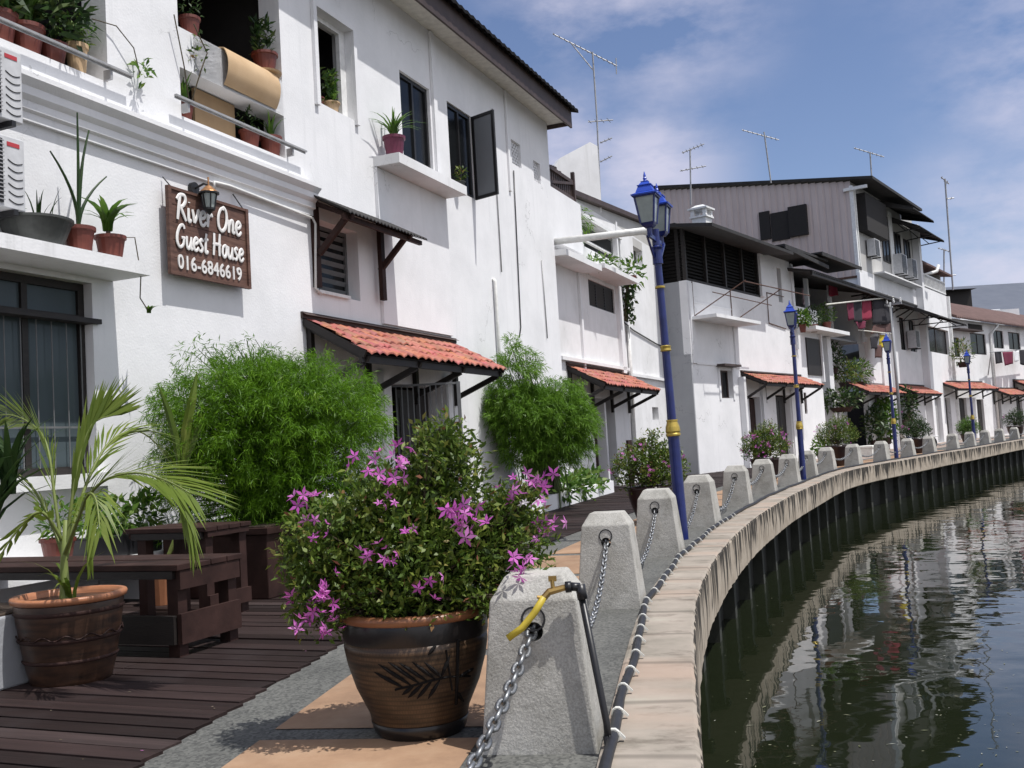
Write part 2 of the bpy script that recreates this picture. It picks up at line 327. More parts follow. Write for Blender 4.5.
def m_water():
    m, nt, b, _ = newmat('murky_river_water'); b.inputs['Base Color'].default_value = (.011, .0145, .007, 1); b.inputs['Roughness'].default_value = .02; b.inputs['IOR'].default_value = 1.6
    v = coords(nt, (1, 1, 1)); n1 = noise(nt, v, 1.15, 2, .5); n2 = noise(nt, v, 4.2, 2, .5); n3 = noise(nt, v, .22, 2, .5)
    r3 = ramp(nt, n3, [(.35, (.25, .25, .25)), (.65, (1, 1, 1))]); a = nt.nodes.new('ShaderNodeMath'); a.operation = 'MULTIPLY_ADD'; a.inputs[1].default_value = .13; nt.links.new(n2, a.inputs[0]); nt.links.new(n1, a.inputs[2])
    ml = nt.nodes.new('ShaderNodeMath'); ml.operation = 'MULTIPLY'; nt.links.new(a.outputs[0], ml.inputs[0]); nt.links.new(r3, ml.inputs[1])
    bump(nt, b, ml.outputs[0], .30, .06); return m
M['water'] = m_water()
M['ground'] = rough('bare_earth', (.10, .09, .075), (.16, .145, .12), .5, .95, .3, 5, .05); M['paving_far'] = rough('pinkish_paving', (.24, .18, .15), (.34, .27, .23), 2, .85, .2, 20)
def m_sign():
    m, nt, b, _ = newmat('sign_board_wood'); v = coords(nt, (1, 1, 9)); f = noise(nt, v, 3.2, 7, .7)
    nt.links.new(ramp(nt, f, [(.3, (.055, .025, .018)), (.55, (.125, .062, .044)), (.75, (.20, .115, .085))]), b.inputs['Base Color']); b.inputs['Roughness'].default_value = .7; bump(nt, b, f, .4, .006); return m
M['signwood'] = m_sign()
def m_jar(name, c0, c1, ring):
    m, nt, b, _ = newmat(name); tc = nt.nodes.new('ShaderNodeTexCoord'); sep = nt.nodes.new('ShaderNodeSeparateXYZ'); nt.links.new(tc.outputs['Object'], sep.inputs[0])
    at = nt.nodes.new('ShaderNodeMath'); at.operation = 'ARCTAN2'; nt.links.new(sep.outputs['Y'], at.inputs[0]); nt.links.new(sep.outputs['X'], at.inputs[1])
    cmb = nt.nodes.new('ShaderNodeCombineXYZ'); nt.links.new(at.outputs[0], cmb.inputs[0]); nt.links.new(sep.outputs['Z'], cmb.inputs[1])
    def mp(s): n = nt.nodes.new('ShaderNodeMapping'); n.inputs['Scale'].default_value = s; nt.links.new(cmb.outputs[0], n.inputs[0]); return n.outputs[0]
    ch = nt.nodes.new('ShaderNodeTexBrick'); ch.inputs['Scale'].default_value = 1; ch.inputs['Brick Width'].default_value = .05; ch.inputs['Row Height'].default_value = .02; ch.inputs['Mortar Size'].default_value = .004
    ch.inputs['Color1'].default_value = (1.1, 1.1, 1.1, 1); ch.inputs['Color2'].default_value = (.9, .9, .9, 1); ch.inputs['Mortar'].default_value = (.55, .55, .55, 1); nt.links.new(mp((1, 1, 1)), ch.inputs['Vector'])
    base = ramp(nt, noise(nt, mp((.7, 16, 1)), 1.6, 6, .6), [(.35, c0), (.65, c1)]); c = mixc(nt, ring, base, ch.outputs['Color'], 'MULTIPLY')
    nt.links.new(c, b.inputs['Base Color']); b.inputs['Roughness'].default_value = .42; bump(nt, b, ch.outputs['Fac'], -.2*ring, .004); return m
M['jar'] = m_jar('woven_pattern_jar', (.026, .016, .009), (.105, .060, .031), 1.0); M['jar_band'] = solid('dark_glaze', (.012, .010, .010), .3); M['motif'] = solid('matt_dark_glaze', (.009, .008, .008), .8, spec=.15); M['jar_rim'] = solid('orange_brown_rim', (.24, .10, .045), .4)
M['jar2'] = m_jar('brown_glazed_jar', (.022, .012, .008), (.072, .034, .019), .15); M['jar2_rim'] = solid('terracotta_rim', (.38, .16, .08), .45)
M['leaf_bamboo'] = leafmat('bamboo_leaf', [(0, (.045, .105, .006)), (.5, (.095, .215, .010)), (.85, (.17, .33, .018)), (1, (.24, .36, .04))], .42)
M['leaf_bamboo2'] = leafmat('bamboo_leaf_light', [(0, (.055, .12, .012)), (.5, (.115, .24, .022)), (1, (.22, .38, .05))], .42)
M['leaf_shrub'] = leafmat('shrub_leaf', [(0, (.028, .058, .010)), (.45, (.078, .135, .019)), (.80, (.180, .230, .038)), (.92, (.26, .23, .07)), (1, (.21, .085, .05))], .30)
M['leaf_palm'] = leafmat('palm_leaf', [(0, (.06, .115, .014)), (.6, (.155, .215, .030)), (1, (.30, .32, .08))], .35)
M['leaf_dark'] = leafmat('dark_leaf', [(0, (.015, .035, .012)), (.6, (.035, .075, .02)), (1, (.08, .11, .03))], .25)
M['leaf_bright'] = leafmat('bright_leaf', [(0, (.05, .12, .02)), (.6, (.10, .20, .03)), (1, (.18, .26, .05))], .35)
M['petal'] = leafmat('pink_petal', [(0, (.42, .07, .36)), (.6, (.55, .12, .48)), (1, (.68, .30, .60))], .3, .6)
M['petal_white'] = leafmat('white_petal', [(0, (.6, .55, .6)), (1, (.75, .72, .75))], .3, .6)
M['stem'] = solid('plant_stem', (.07, .055, .03), .8); M['stemgreen'] = solid('green_stem', (.16, .20, .05), .6); M['culm'] = solid('bamboo_culm', (.07, .10, .03), .5)

# ------------------------------------------------------------------ leaves
def leaf_obj(name, mat, P, D, L, Wd, Nrm=None, fold=.15, rnd=None, parent=None, loc=None, local=False, droop=0.):
    """P bases, D directions (unit), L lengths, Wd widths; each leaf is a folded four-point blade (two when droop)"""
    P = np.asarray(P, float); D = np.asarray(D, float); n = len(P); L = np.broadcast_to(np.asarray(L, float), (n,))[:, None]; Wd = np.broadcast_to(np.asarray(Wd, float), (n,))[:, None]
    D = D/np.maximum(np.linalg.norm(D, axis=1, keepdims=True), 1e-6)
    if Nrm is None: Nrm = rng.normal(size=(n, 3)); Nrm[:, 2] = np.abs(Nrm[:, 2])+.4
    S = np.cross(D, Nrm); S /= np.maximum(np.linalg.norm(S, axis=1, keepdims=True), 1e-6); U = np.cross(S, D)
    if parent is not None and not local: o0 = np.array(ORG.get(root_of(parent).name, Vector((0, 0, 0))))
    elif loc is not None: o0 = np.array(loc, float)
    else: o0 = np.zeros(3)
    mid = P+D*L*.45; tip = P+D*L
    if droop:
        tip = tip-np.array([0, 0, 1.])*L*droop
    V = np.stack([P, mid+S*Wd*.5+U*Wd*fold, tip, mid-S*Wd*.5+U*Wd*fold], 1).reshape(-1, 3)-o0
    if rnd is None: rnd = rng.random(n)
    rnd = np.clip(np.repeat(rnd, 4), 0, 1)
    me = bpy.data.meshes.new(name); me.vertices.add(4*n); me.vertices.foreach_set('co', V.ravel().astype(np.float32))
    me.loops.add(4*n); me.loops.foreach_set('vertex_index', np.arange(4*n, dtype=np.int32)); me.polygons.add(n); me.polygons.foreach_set('loop_start', np.arange(0, 4*n, 4, dtype=np.int32))
    me.update(calc_edges=True); at = me.attributes.new('rnd', 'FLOAT', 'POINT'); at.data.foreach_set('value', rnd.astype(np.float32))
    me.materials.append(mat); o = bpy.data.objects.new(name, me); COL.objects.link(o)
    if parent is not None: o.parent = parent
    elif loc is not None: o.location = loc; ORG[o.name] = Vector(loc)
    return o
def rdir(n, up=0.):
    d = rng.normal(size=(n, 3)); d[:, 2] += up; return d/np.linalg.norm(d, axis=1, keepdims=True)
def catmull(pts, k=8):
    pts = [np.array(p, float) for p in pts]; out = []
    for i in range(len(pts)-1):
        p0 = pts[max(i-1, 0)]; p1 = pts[i]; p2 = pts[i+1]; p3 = pts[min(i+2, len(pts)-1)]
        for j in range(k):
            t = j/k; out.append(.5*((2*p1)+(-p0+p2)*t+(2*p0-5*p1+4*p2-p3)*t*t+(-p0+3*p1-3*p2+p3)*t**3))
    out.append(pts[-1]); return out

# ------------------------------------------------------------------ plan of the promenade
BL = [(-1.2, -6.), (-.80, -2.3), (-.42, .90), (.055, 4.03), (.62, 7.18), (1.37, 10.0), (2.32, 12.9), (3.45, 15.9), (4.55, 18.6), (5.75, 21.3), (6.9, 23.9), (8.2, 26.6), (9.75, 29.1), (11.45, 31.5),
      (13.3, 34.1), (15.1, 36.7), (17.1, 39.3), (19.0, 42.0), (20.9, 44.7), (22.9, 47.5), (25, 50.3), (27.2, 53.1), (30.5, 57.2), (36, 63.5), (46, 73.5), (60, 86), (80, 102)]
KN = 16
_c = np.array(catmull([(a, b, 0) for a, b in BL], KN)); _c = _c[:, :2]
for _ in range(10):
    q = _c.copy(); q[1:-1] = .25*_c[:-2]+.5*_c[1:-1]+.25*_c[2:]; _c = q
_t = np.gradient(_c, axis=0); _t /= np.linalg.norm(_t, axis=1, keepdims=True); _nr = np.stack([_t[:, 1], -_t[:, 0]], 1)
_arc = np.concatenate([[0], np.cumsum(np.linalg.norm(np.diff(_c, axis=0), axis=1))])
def curve(d, off=0.):
    x = np.interp(d, _arc, _c[:, 0]); y = np.interp(d, _arc, _c[:, 1]); nx = np.interp(d, _arc, _nr[:, 0]); ny = np.interp(d, _arc, _nr[:, 1]); l = math.hypot(nx, ny)
    return Vector((x+nx/l*off, y+ny/l*off, 0)), math.atan2(ny, nx)     # position, heading of the tangent (rotation about z of +y)
D_B = [_arc[i*KN] for i in range(len(BL))]          # arc length at each bollard
def d_at_px(px, off):                               # arc length where a point at that offset shows in column px
    best = min(np.arange(D_B[2]+.5, D_B[-3], .05), key=lambda d: abs(proj(curve(d, off)[0])[0]-px)); return float(best)
def proj(p):
    q = np.array(p, float)-np.array([0, 0, EYE]); c = q@_fw; return 512+F_PX*(q@_r2)/c, 384-F_PX*(q@_u2)/c
A = Fr((1.9345, 23.029), 22.4); C = Fr((5.44545, 30.0019), 35.)

def strip(name, mat, o0, o1, z, d0, d1, step=.25, uv=True, zb=None, wob=0.):
    """a band of surface between two offsets from the bollard line; with zb it is a solid kerb"""
    m = MB(); ds = np.arange(d0, d1+step, step); k = len(ds)
    for i, d in enumerate(ds):
        w = rng.normal()*wob
        for o, zz in ((o0, z), (o1+w, z)):
            p, _ = curve(d, o); m.v.append(Vector((p.x, p.y, zz+(rng.normal()*wob*.35 if wob else 0)))); m.uv[len(m.v)-1] = (d, o)
    for i in range(k-1): a = 2*i; m.f.append((a, a+1, a+3, a+2))
    return m.build(name, mat)
# land, riverbed, water
land = MB(); pts = [curve(d, .12)[0] for d in np.arange(0, _arc[-1], 1.5)]
land.v = [Vector((p.x, p.y, -.05)) for p in pts]+[Vector((p.x-900, p.y+120, -.05)) for p in pts]; k = len(pts)
for i in range(k-1): land.f.append((i, i+k, i+1+k, i+1))
e0 = len(land.v); a = pts[0]; b = pts[-1]
land.add([(a.x-900, a.y+120, -.05), (a.x-900, -900, -.05), (a.x-2, -900, -.05), (a.x, a.y, -.05)], [(0, 1, 2, 3)]); land.add([(b.x, b.y, -.05), (b.x-900, b.y+120, -.05), (b.x-300, 1500, -.05), (b.x+700, 700, -.05)], [(0, 1, 2, 3)])
tag(land.build('ground', M['ground']), kind='structure')
g = MB(); g.box(W0, -1500, 1500, -1500, 1500, -3.2, -3.0); tag(g.build('riverbed', M['ground']), kind='structure')
w = MB(); w.quad((-900, -900, -1.22), (1500, -900, -1.22), (1500, 1500, -1.22), (-900, 1500, -1.22))
water = tag(w.build('river_water', M['water']), kind='structure')
END = D_B[25]
tag(strip('pavement_strip', M['pebble'], -1.56, .25, 0.0, 0, END), kind='structure')
# orange panels set between grey cross strips
pm = MB()
dd = D_B[3]+.10-1.56*3
while dd < D_B[16]:
    kk = 6; a0 = dd+.05; a1 = dd+1.45
    for i in range(kk):
        x0 = a0+(a1-a0)*i/kk; x1 = a0+(a1-a0)*(i+1)/kk; P = [curve(x0, -1.2)[0], curve(x0, -.27)[0], curve(x1, -.27)[0], curve(x1, -1.2)[0]]
        pm.quad(*[Vector((p.x, p.y, .004)) for p in P])
    dd += 1.56
tag(pm.build('pavement_panels', M['orange']), kind='structure')
# kerb coping with its stained river face, the wall below coloured near black for its shade
cop = MB(); ds = np.arange(0, END, .12); prof = [(.235, -.02), (.235, .028), (.25, .035), (.575, .035), (.59, .02)]
def sweep(m, prof, ds, wob=0.):
    n = len(prof); base = len(m.v)
    for d in ds:
        w_ = rng.normal()*wob; w2 = rng.normal()*wob
        for j, (o, z) in enumerate(prof):
            p, _ = curve(d, o+(w_ if j >= n//2 else 0)); m.v.append(Vector((p.x, p.y, z+(w2*.5 if z > 0 else 0)))); m.uv[len(m.v)-1] = (d, z*1.0+o)
    for i in range(len(ds)-1):
        for j in range(n-1): a = base+i*n+j; m.f.append((a, a+n, a+n+1, a+1))
sweep(cop, prof, ds, .0028); tag(cop.build('kerb', M['coping']), kind='structure')
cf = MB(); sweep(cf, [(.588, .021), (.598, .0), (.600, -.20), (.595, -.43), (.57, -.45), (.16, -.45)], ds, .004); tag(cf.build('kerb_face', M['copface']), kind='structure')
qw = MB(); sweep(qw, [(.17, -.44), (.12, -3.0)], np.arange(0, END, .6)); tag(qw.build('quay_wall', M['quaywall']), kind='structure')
pr = thing('quay_pile', 'slender concrete pile standing in the shaded water under the stained kerb', 'pile', (0, 0, 0), 'concrete piles under the kerb')
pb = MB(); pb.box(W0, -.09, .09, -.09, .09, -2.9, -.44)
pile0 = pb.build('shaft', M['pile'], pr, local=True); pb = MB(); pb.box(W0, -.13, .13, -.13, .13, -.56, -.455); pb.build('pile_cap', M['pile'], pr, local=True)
i = 0; d = D_B[4]+.3
while d < D_B[21]:
    p, h = curve(d, .22)
    if i == 0: pr.location = p; pr.rotation_euler = (0, 0, h)
    else: dup(pr, p, h, 'slender concrete pile standing in the shaded water under the stained kerb')
    d += 1.5; i += 1
# the deck: single boards across, from the gutter strip to the house fronts
dk = MB(); s = -29.; bw = .142
edge = [curve(d, -1.55)[0] for d in np.arange(0, D_B[22], .1)]; es = np.array([[(p-A.p).dot(A.u), (p-A.p).dot(A.n)] for p in edge])
while s < 12.5:
    n1 = float(np.interp(s+bw/2, es[:, 0], es[:, 1]))+rng.normal()*.006; n0 = -.6
    zt = .012+rng.normal()*.0025; cut = n0+(n1-n0)*(.25+.5*rng.random())
    for (q0, q1) in ((n0, cut-.003), (cut+.003, n1)): dk.box(A, s, s+bw-.017, q0, q1, -.03, zt)
    s += bw
deck = tag(dk.build('deck', M['deck']), kind='structure')
tag(strip('path', M['paving_far'], -9.0, -1.57, -.004, D_B[11], END, .5), kind='structure')

# ------------------------------------------------------------------ bollards
ORD = 'first second third fourth fifth sixth seventh eighth ninth tenth eleventh twelfth thirteenth fourteenth fifteenth sixteenth seventeenth eighteenth nineteenth twentieth'.split()
def bollard_mesh():
    m = MB(); lv = [(.447, -.03), (.440, .0), (.335, .562), (.225, .650)]
    V = []
    for w_, z in lv: V += [(-w_/2, -w_/2, z), (w_/2, -w_/2, z), (w_/2, w_/2, z), (-w_/2, w_/2, z)]
    Fs = [(3, 2, 1, 0), (12, 13, 14, 15)]
    for i in range(3):
        for k in range(4): a = 4*i+k; b = 4*i+(k+1) % 4; Fs.append((a, b, b+4, a+4))
    m.add(V, Fs); o = m.build('concrete_bollard', M['bollard'])
    c = MB(); c.tube([(0, -.5, .445), (0, .5, .445)], .036, 14); co = c.build('cutter', M['bollard'])
    bv = o.modifiers.new('b', 'BEVEL'); bv.width = .007; bv.segments = 2; bv.limit_method = 'ANGLE'; bv.angle_limit = R(20)
    bo = o.modifiers.new('h', 'BOOLEAN'); bo.object = co; bo.operation = 'DIFFERENCE'; bo.solver = 'EXACT'
    dg = bpy.context.evaluated_depsgraph_get(); me = bpy.data.meshes.new_from_object(o.evaluated_get(dg)); o.modifiers.clear(); o.data = me
    bpy.data.objects.remove(co); return o
bol0 = bollard_mesh(); BOL = []
def hole_ring():
    m = MB(); pts = [(.044*math.cos(t), 0, .044*math.sin(t)) for t in np.linspace(0, 2*math.pi, 17)]
    m.tube(pts, .0042, 5, False); return m
for i in range(3, 22):
    p, h = curve(D_B[i]); k = i-3
    b = bol0 if k == 0 else bol0.copy()
    if k: COL.objects.link(b)
    b.location = p; b.rotation_euler = (R(rng.normal()*.5) if k else 0, R(rng.normal()*.5) if k else 0, h+R(rng.normal()*1.5))
    lab = [''] + ['grey concrete bollard on the kerb, %s one along from the tap bollard' % ORD[k-1] if k else '' for k in range(1, 19)]
    tag(b, lab[k] if k else 'concrete bollard beside the big near pot, yellow hose and brass tap in front of it', 'bollard', 'concrete bollards along the kerb'); BOL.append((p, h))
ring0 = hole_ring().build('hole_ring', M['iron'], bol0, local=True); ring0.location = (0, -.176, .492); ring0.rotation_euler = (R(-7), 0, 0)
for q in [q for q in bpy.data.objects if q.get('category') == 'bollard' and q is not bol0]:
    c = ring0.copy(); COL.objects.link(c); c.parent = q
# ------------------------------------------------------------------ chains
def chain(p0, p1, sag, pitch, wire, seg, label, mat):
    m = MB(); p0 = Vector(p0); p1 = Vector(p1); L = (p1-p0).length; nl = int(L*1.04/pitch)
    pts = [p0.lerp(p1, t)+Vector((0, 0, -sag*4*t*(1-t))) for t in np.linspace(0, 1, nl+1)]
    for i in range(nl):
        a, b = pts[i], pts[i+1]; d = (b-a).normalized(); sx = d.cross(Vector((0, 0, 1))).normalized(); sy = sx.cross(d)
        x = (sx if i % 2 else sy); x = (x*math.cos(.5)+(sy if i % 2 else -sx)*math.sin(.5)); c = (a+b)/2; hl = pitch*.5+wire*.35; hw = pitch*.30
        ring = []
        for k in range(seg):
            t = 2*math.pi*k/seg; e = abs(math.cos(t))**.6*math.copysign(1, math.cos(t)); f = abs(math.sin(t))**.8*math.copysign(1, math.sin(t)); ring.append(c+d*(e*hl)+x*(f*hw))
        ring.append(ring[0]); ring.append(ring[1]); m.tube(ring, wire, 5 if pitch < .06 else 6, False)
    o = m.build('chain', mat, loc=p0, smooth=True); return tag(o, label, 'chain', 'steel chains between the bollards')
def hole(k, side):
    p, h = BOL[k]; return p+Vector((-math.sin(h), math.cos(h), 0))*(side*.10)+Vector((0, 0, .476))
pz, hz = curve(D_B[2]); 
chain(hole(0, -1), pz+Vector((-.35, .2, .40)), .33, .054, .0092, 12, 'thick galvanised chain hanging down from the tap bollard towards the viewer', M['steel'])
chain(hole(0, 1), hole(1, -1), .36, .052, .0085, 12, 'galvanised chain slung from the tap bollard to the next bollard', M['steel'])
for k in range(1, 18):
    chain(hole(k, 1), hole(k+1, -1), (.35 if k < 4 else .2)+.06*rng.random(), .056 if k < 3 else .085, .0075, 10 if k < 4 else 6,
          'steel chain slung between the %s and %s bollards after the tap bollard' % (ORD[k-1], ORD[k]), M['steel'])
# ------------------------------------------------------------------ conduit along the kerb
cm = thing('kerb_conduit', 'dark grey conduit clipped along the inner edge of the pale kerb', 'conduit', curve(D_B[3])[0])
ds = np.arange(D_B[2], D_B[20], .12); wig = np.cumsum(rng.normal(size=len(ds)))*.0016; wig -= np.linspace(wig[0], wig[-1], len(ds))
def cpos(d): p, h = curve(d, .262); f = float(np.interp(d, ds, wig)); p.x += f+.012*math.sin(d*2.3)+.006*math.sin(d*5.1+1); p.z = .06; return p, h
tb = MB(); tb.tube([cpos(d)[0] for d in ds], .021, 8, True); tb.build('pipe', M['conduit'], cm, smooth=True)
d = D_B[3]-.2
for i in range(30):
    p, h = cpos(d); m = MB(); t = Vector((-math.sin(h), math.cos(h), 0))
    m.tube([p-t*.011, p+t*.011], .0262, 10); m.bar(p+Vector((.018, 0, .012)), p+Vector((.040, 0, -.012)), .02, .010); m.build('clip', M['clip'], cm, smooth=False); d += .27+.16*rng.random()
# ------------------------------------------------------------------ tap standing against the first bollard
b0, h0 = BOL[0]
def bl(x, y, z): c, s_ = math.cos(h0), math.sin(h0); return Vector((b0.x+x*c-y*s_, b0.y+x*s_+y*c, z))
tp = thing('water_tap', 'brass tap on a black standpipe with a yellow hose stub', 'tap', bl(.25, -.25, 0))
m = MB(); m.tube([bl(.265, -.262, .03), bl(.262, -.252, .12), bl(.190, -.205, .60)], .0135, 8); m.tube([bl(.198, -.211, .565), bl(.190, -.205, .62)], .019, 8)
m.tube([bl(.190, -.205, .61), bl(.15, -.21, .615)], .0165, 8); m.tube([bl(.158, -.21, .614), bl(.135, -.212, .613)], .021, 8)
m.tube([bl(.27, -.262, .02), bl(.262, -.252, .075)], .019, 8); m.build('standpipe', M['blackplastic'], tp, smooth=True)
m = MB(); m.tube([bl(.138, -.212, .613), bl(.075, -.225, .600), bl(.05, -.235, .575)], [.012, .014, .013], 8); m.tube([bl(.09, -.222, .605), bl(.088, -.222, .645)], .008, 8); m.bar(bl(.075, -.222, .648), bl(.105, -.222, .648), .012, .02); m.tube([bl(.055, -.233, .58), bl(.03, -.24, .585)], .007, 6); m.build('valve', M['brass'], tp, smooth=False)
m = MB(); m.tube([bl(.055, -.234, .583), bl(.02, -.246, .53), bl(-.03, -.258, .475), bl(-.085, -.268, .44)], .0135, 9); m.build('hose', M['yellowhose'], tp, smooth=True)

# ------------------------------------------------------------------ lamp posts
def lamp_proto():
    r = thing('street_lamp', '', 'street lamp', (0, 0, 0), 'blue street lamps along the promenade')
    m = MB(); m.lathe([(.068, 0), (.065, 1.17)], (0, 0, 0), 20); m.lathe([(.050, 1.3), (.045, 2.15), (.041, 3.2)], (0, 0, 0), 20); m.lathe([(.06, 3.14), (.055, 3.3), (.07, 3.33), (.03, 3.36)], (0, 0, 0), 16)
    m.build('pole', M['blue'], r, smooth=False, local=True)
    m = MB(); m.lathe([(.078, 1.165), (.083, 1.175), (.083, 1.19), (.077, 1.2), (.084, 1.22), (.078, 1.27), (.064, 1.315), (.060, 1.33), (.066, 1.335), (.066, 1.35), (.056, 1.352)], (0, 0, 0), 24); m.build('gold_collar', M['gold'], r, smooth=False, local=True)
    m = MB(); m.lathe([(.052, 2.13), (.064, 2.14), (.058, 2.165), (.064, 2.19), (.05, 2.20)], (0, 0, 0), 24); m.build('gold_ring', M['gold'], r, local=True)
    m = MB(); m.lathe([(.048, 2.855), (.058, 2.86), (.058, 2.88), (.046, 2.885)], (0, 0, 0), 20); m.build('small_ring', M['gold'], r, local=True)
    m = MB(); m.bar((0, -.34, 3.42), (0, .34, 3.42), .03, .045); m.bar((0.03, .0, 3.18), (.03, .30, 3.42), .02, .03); m.bar((-.03, .0, 3.18), (-.03, -.30, 3.42), .02, .03); m.tube([(0, 0, 3.2), (0, 0, 3.54)], .045, 12)
    for y in (-.3, .3): m.tube([(0, y, 3.42), (0, y, 3.53)], .03, 8)
    m.build('arm', M['blue'], r, local=True)
    for y in (-.3, .3):
        c = Vector((0, y, 0)); k = .84; Z = lambda z: 3.51+(z-3.23)*k
        q = MB(); q.frustum(c, .11*k, .16*k, Z(3.23), Z(3.26)); q.frustum(c, .16*k, .19*k, Z(3.26), Z(3.29))
        for a, b in ((-1, -1), (1, -1), (1, 1), (-1, 1)): q.bar(c+Vector((a*.088*k, b*.088*k, Z(3.28))), c+Vector((a*.135*k, b*.135*k, Z(3.64))), .016)
        q.frustum(c, .30*k, .31*k, Z(3.63), Z(3.65)); fr = q.build('lantern', M['blue'], r, local=True)
        q = MB(); q.frustum(c, .168*k, .258*k, Z(3.29), Z(3.635)); q.build('pane', M['lampglass'], fr, local=True)
        q = MB(); q.frustum(c, .34*k, .35*k, Z(3.65), Z(3.67)); q.frustum(c, .34*k, .22*k, Z(3.67), Z(3.70)); q.frustum(c, .235*k, .165*k, Z(3.70), Z(3.79)); q.frustum(c, .19*k, .19*k, Z(3.79), Z(3.80)); q.frustum(c, .16*k, .09*k, Z(3.80), Z(3.845)); q.frustum(c, .10*k, .10*k, Z(3.845), Z(3.855)); q.lathe([(.03*k, Z(3.855)), (.02*k, Z(3.88)), (.028*k, Z(3.895)), (.016*k, Z(3.915)), (.02*k, Z(3.93)), (.004*k, Z(3.99))], c, 10)
        q.build('roof', M['bluetop'], fr, local=True)
    return r
lp = lamp_proto()
LL = ['tall blue street lamp with gold collar standing among the nearest bollards', 'blue street lamp in front of the white house with the third red awning', 'third blue street lamp, in front of the hanging laundry', 'farthest blue street lamp, before the low house with the maroon cloth']
for k, (px, off) in enumerate(((683, .02), (803.5, .0), (896.5, .0), (975, 0))):
    d = d_at_px(px, off); p, h = curve(d, off)
    if k == 0: lp.location = p; lp.rotation_euler = (R(.3), R(-1.1), R(-21)); lp['label'] = LL[0]; ORG[lp.name] = Vector((0, 0, 0))
    else: dup(lp, p, R((-21, -18, -22.5, -26)[k]), LL[k])

# ------------------------------------------------------------------ building pieces
def part(m, name, mat, parent, **k): return m.build(name, mat, parent, **k)
def window(F, root, s0, s1, z0, z1, nin=-.12, fm='iron', pm='glass', mull=1, trans=None, fw=.05, louvre=0):
    m = MB(); f = fw
    m.box(F, s0, s1, nin-.05, nin, z0, z0+f); m.box(F, s0, s1, nin-.05, nin, z1-f, z1); m.box(F, s0, s0+f, nin-.05, nin, z0+f, z1-f); m.box(F, s1-f, s1, nin-.05, nin, z0+f, z1-f)
    for k in range(mull): q = s0+(s1-s0)*(k+1)/(mull+1); m.box(F, q-f*.45, q+f*.45, nin-.048, nin-.002, z0+f, z1-f)
    if trans: m.box(F, s0+f, s1-f, nin-.047, nin+.008, trans-f*.5, trans+f*.5)
    if louvre:
        for k in range(louvre): z = z0+f+(z1-z0-2*f)*(k+.5)/louvre; m.add([F.P(s0+f, nin-.045, z-.05), F.P(s1-f, nin-.045, z-.05), F.P(s1-f, nin, z+.035), F.P(s0+f, nin, z+.035)], [(0, 1, 2, 3)])
    w = part(m, 'window', M[fm], root); g = MB(); g.quad(F.P(s0+.01, nin-.03, z0+.01), F.P(s1-.01, nin-.03, z0+.01), F.P(s1-.01, nin-.03, z1-.01), F.P(s0+.01, nin-.03, z1-.01)); part(g, 'pane', M[pm], w); return w
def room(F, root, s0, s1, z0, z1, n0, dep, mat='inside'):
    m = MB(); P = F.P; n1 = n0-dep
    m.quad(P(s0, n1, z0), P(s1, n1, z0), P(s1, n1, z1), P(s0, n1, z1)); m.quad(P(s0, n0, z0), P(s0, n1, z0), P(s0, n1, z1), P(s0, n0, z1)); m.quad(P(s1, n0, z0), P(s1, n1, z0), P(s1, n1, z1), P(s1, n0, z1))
    m.quad(P(s0, n0, z0), P(s1, n0, z0), P(s1, n1, z0), P(s0, n1, z0)); m.quad(P(s0, n0, z1), P(s1, n0, z1), P(s1, n1, z1), P(s0, n1, z1)); return part(m, 'room_lining', M[mat], root)
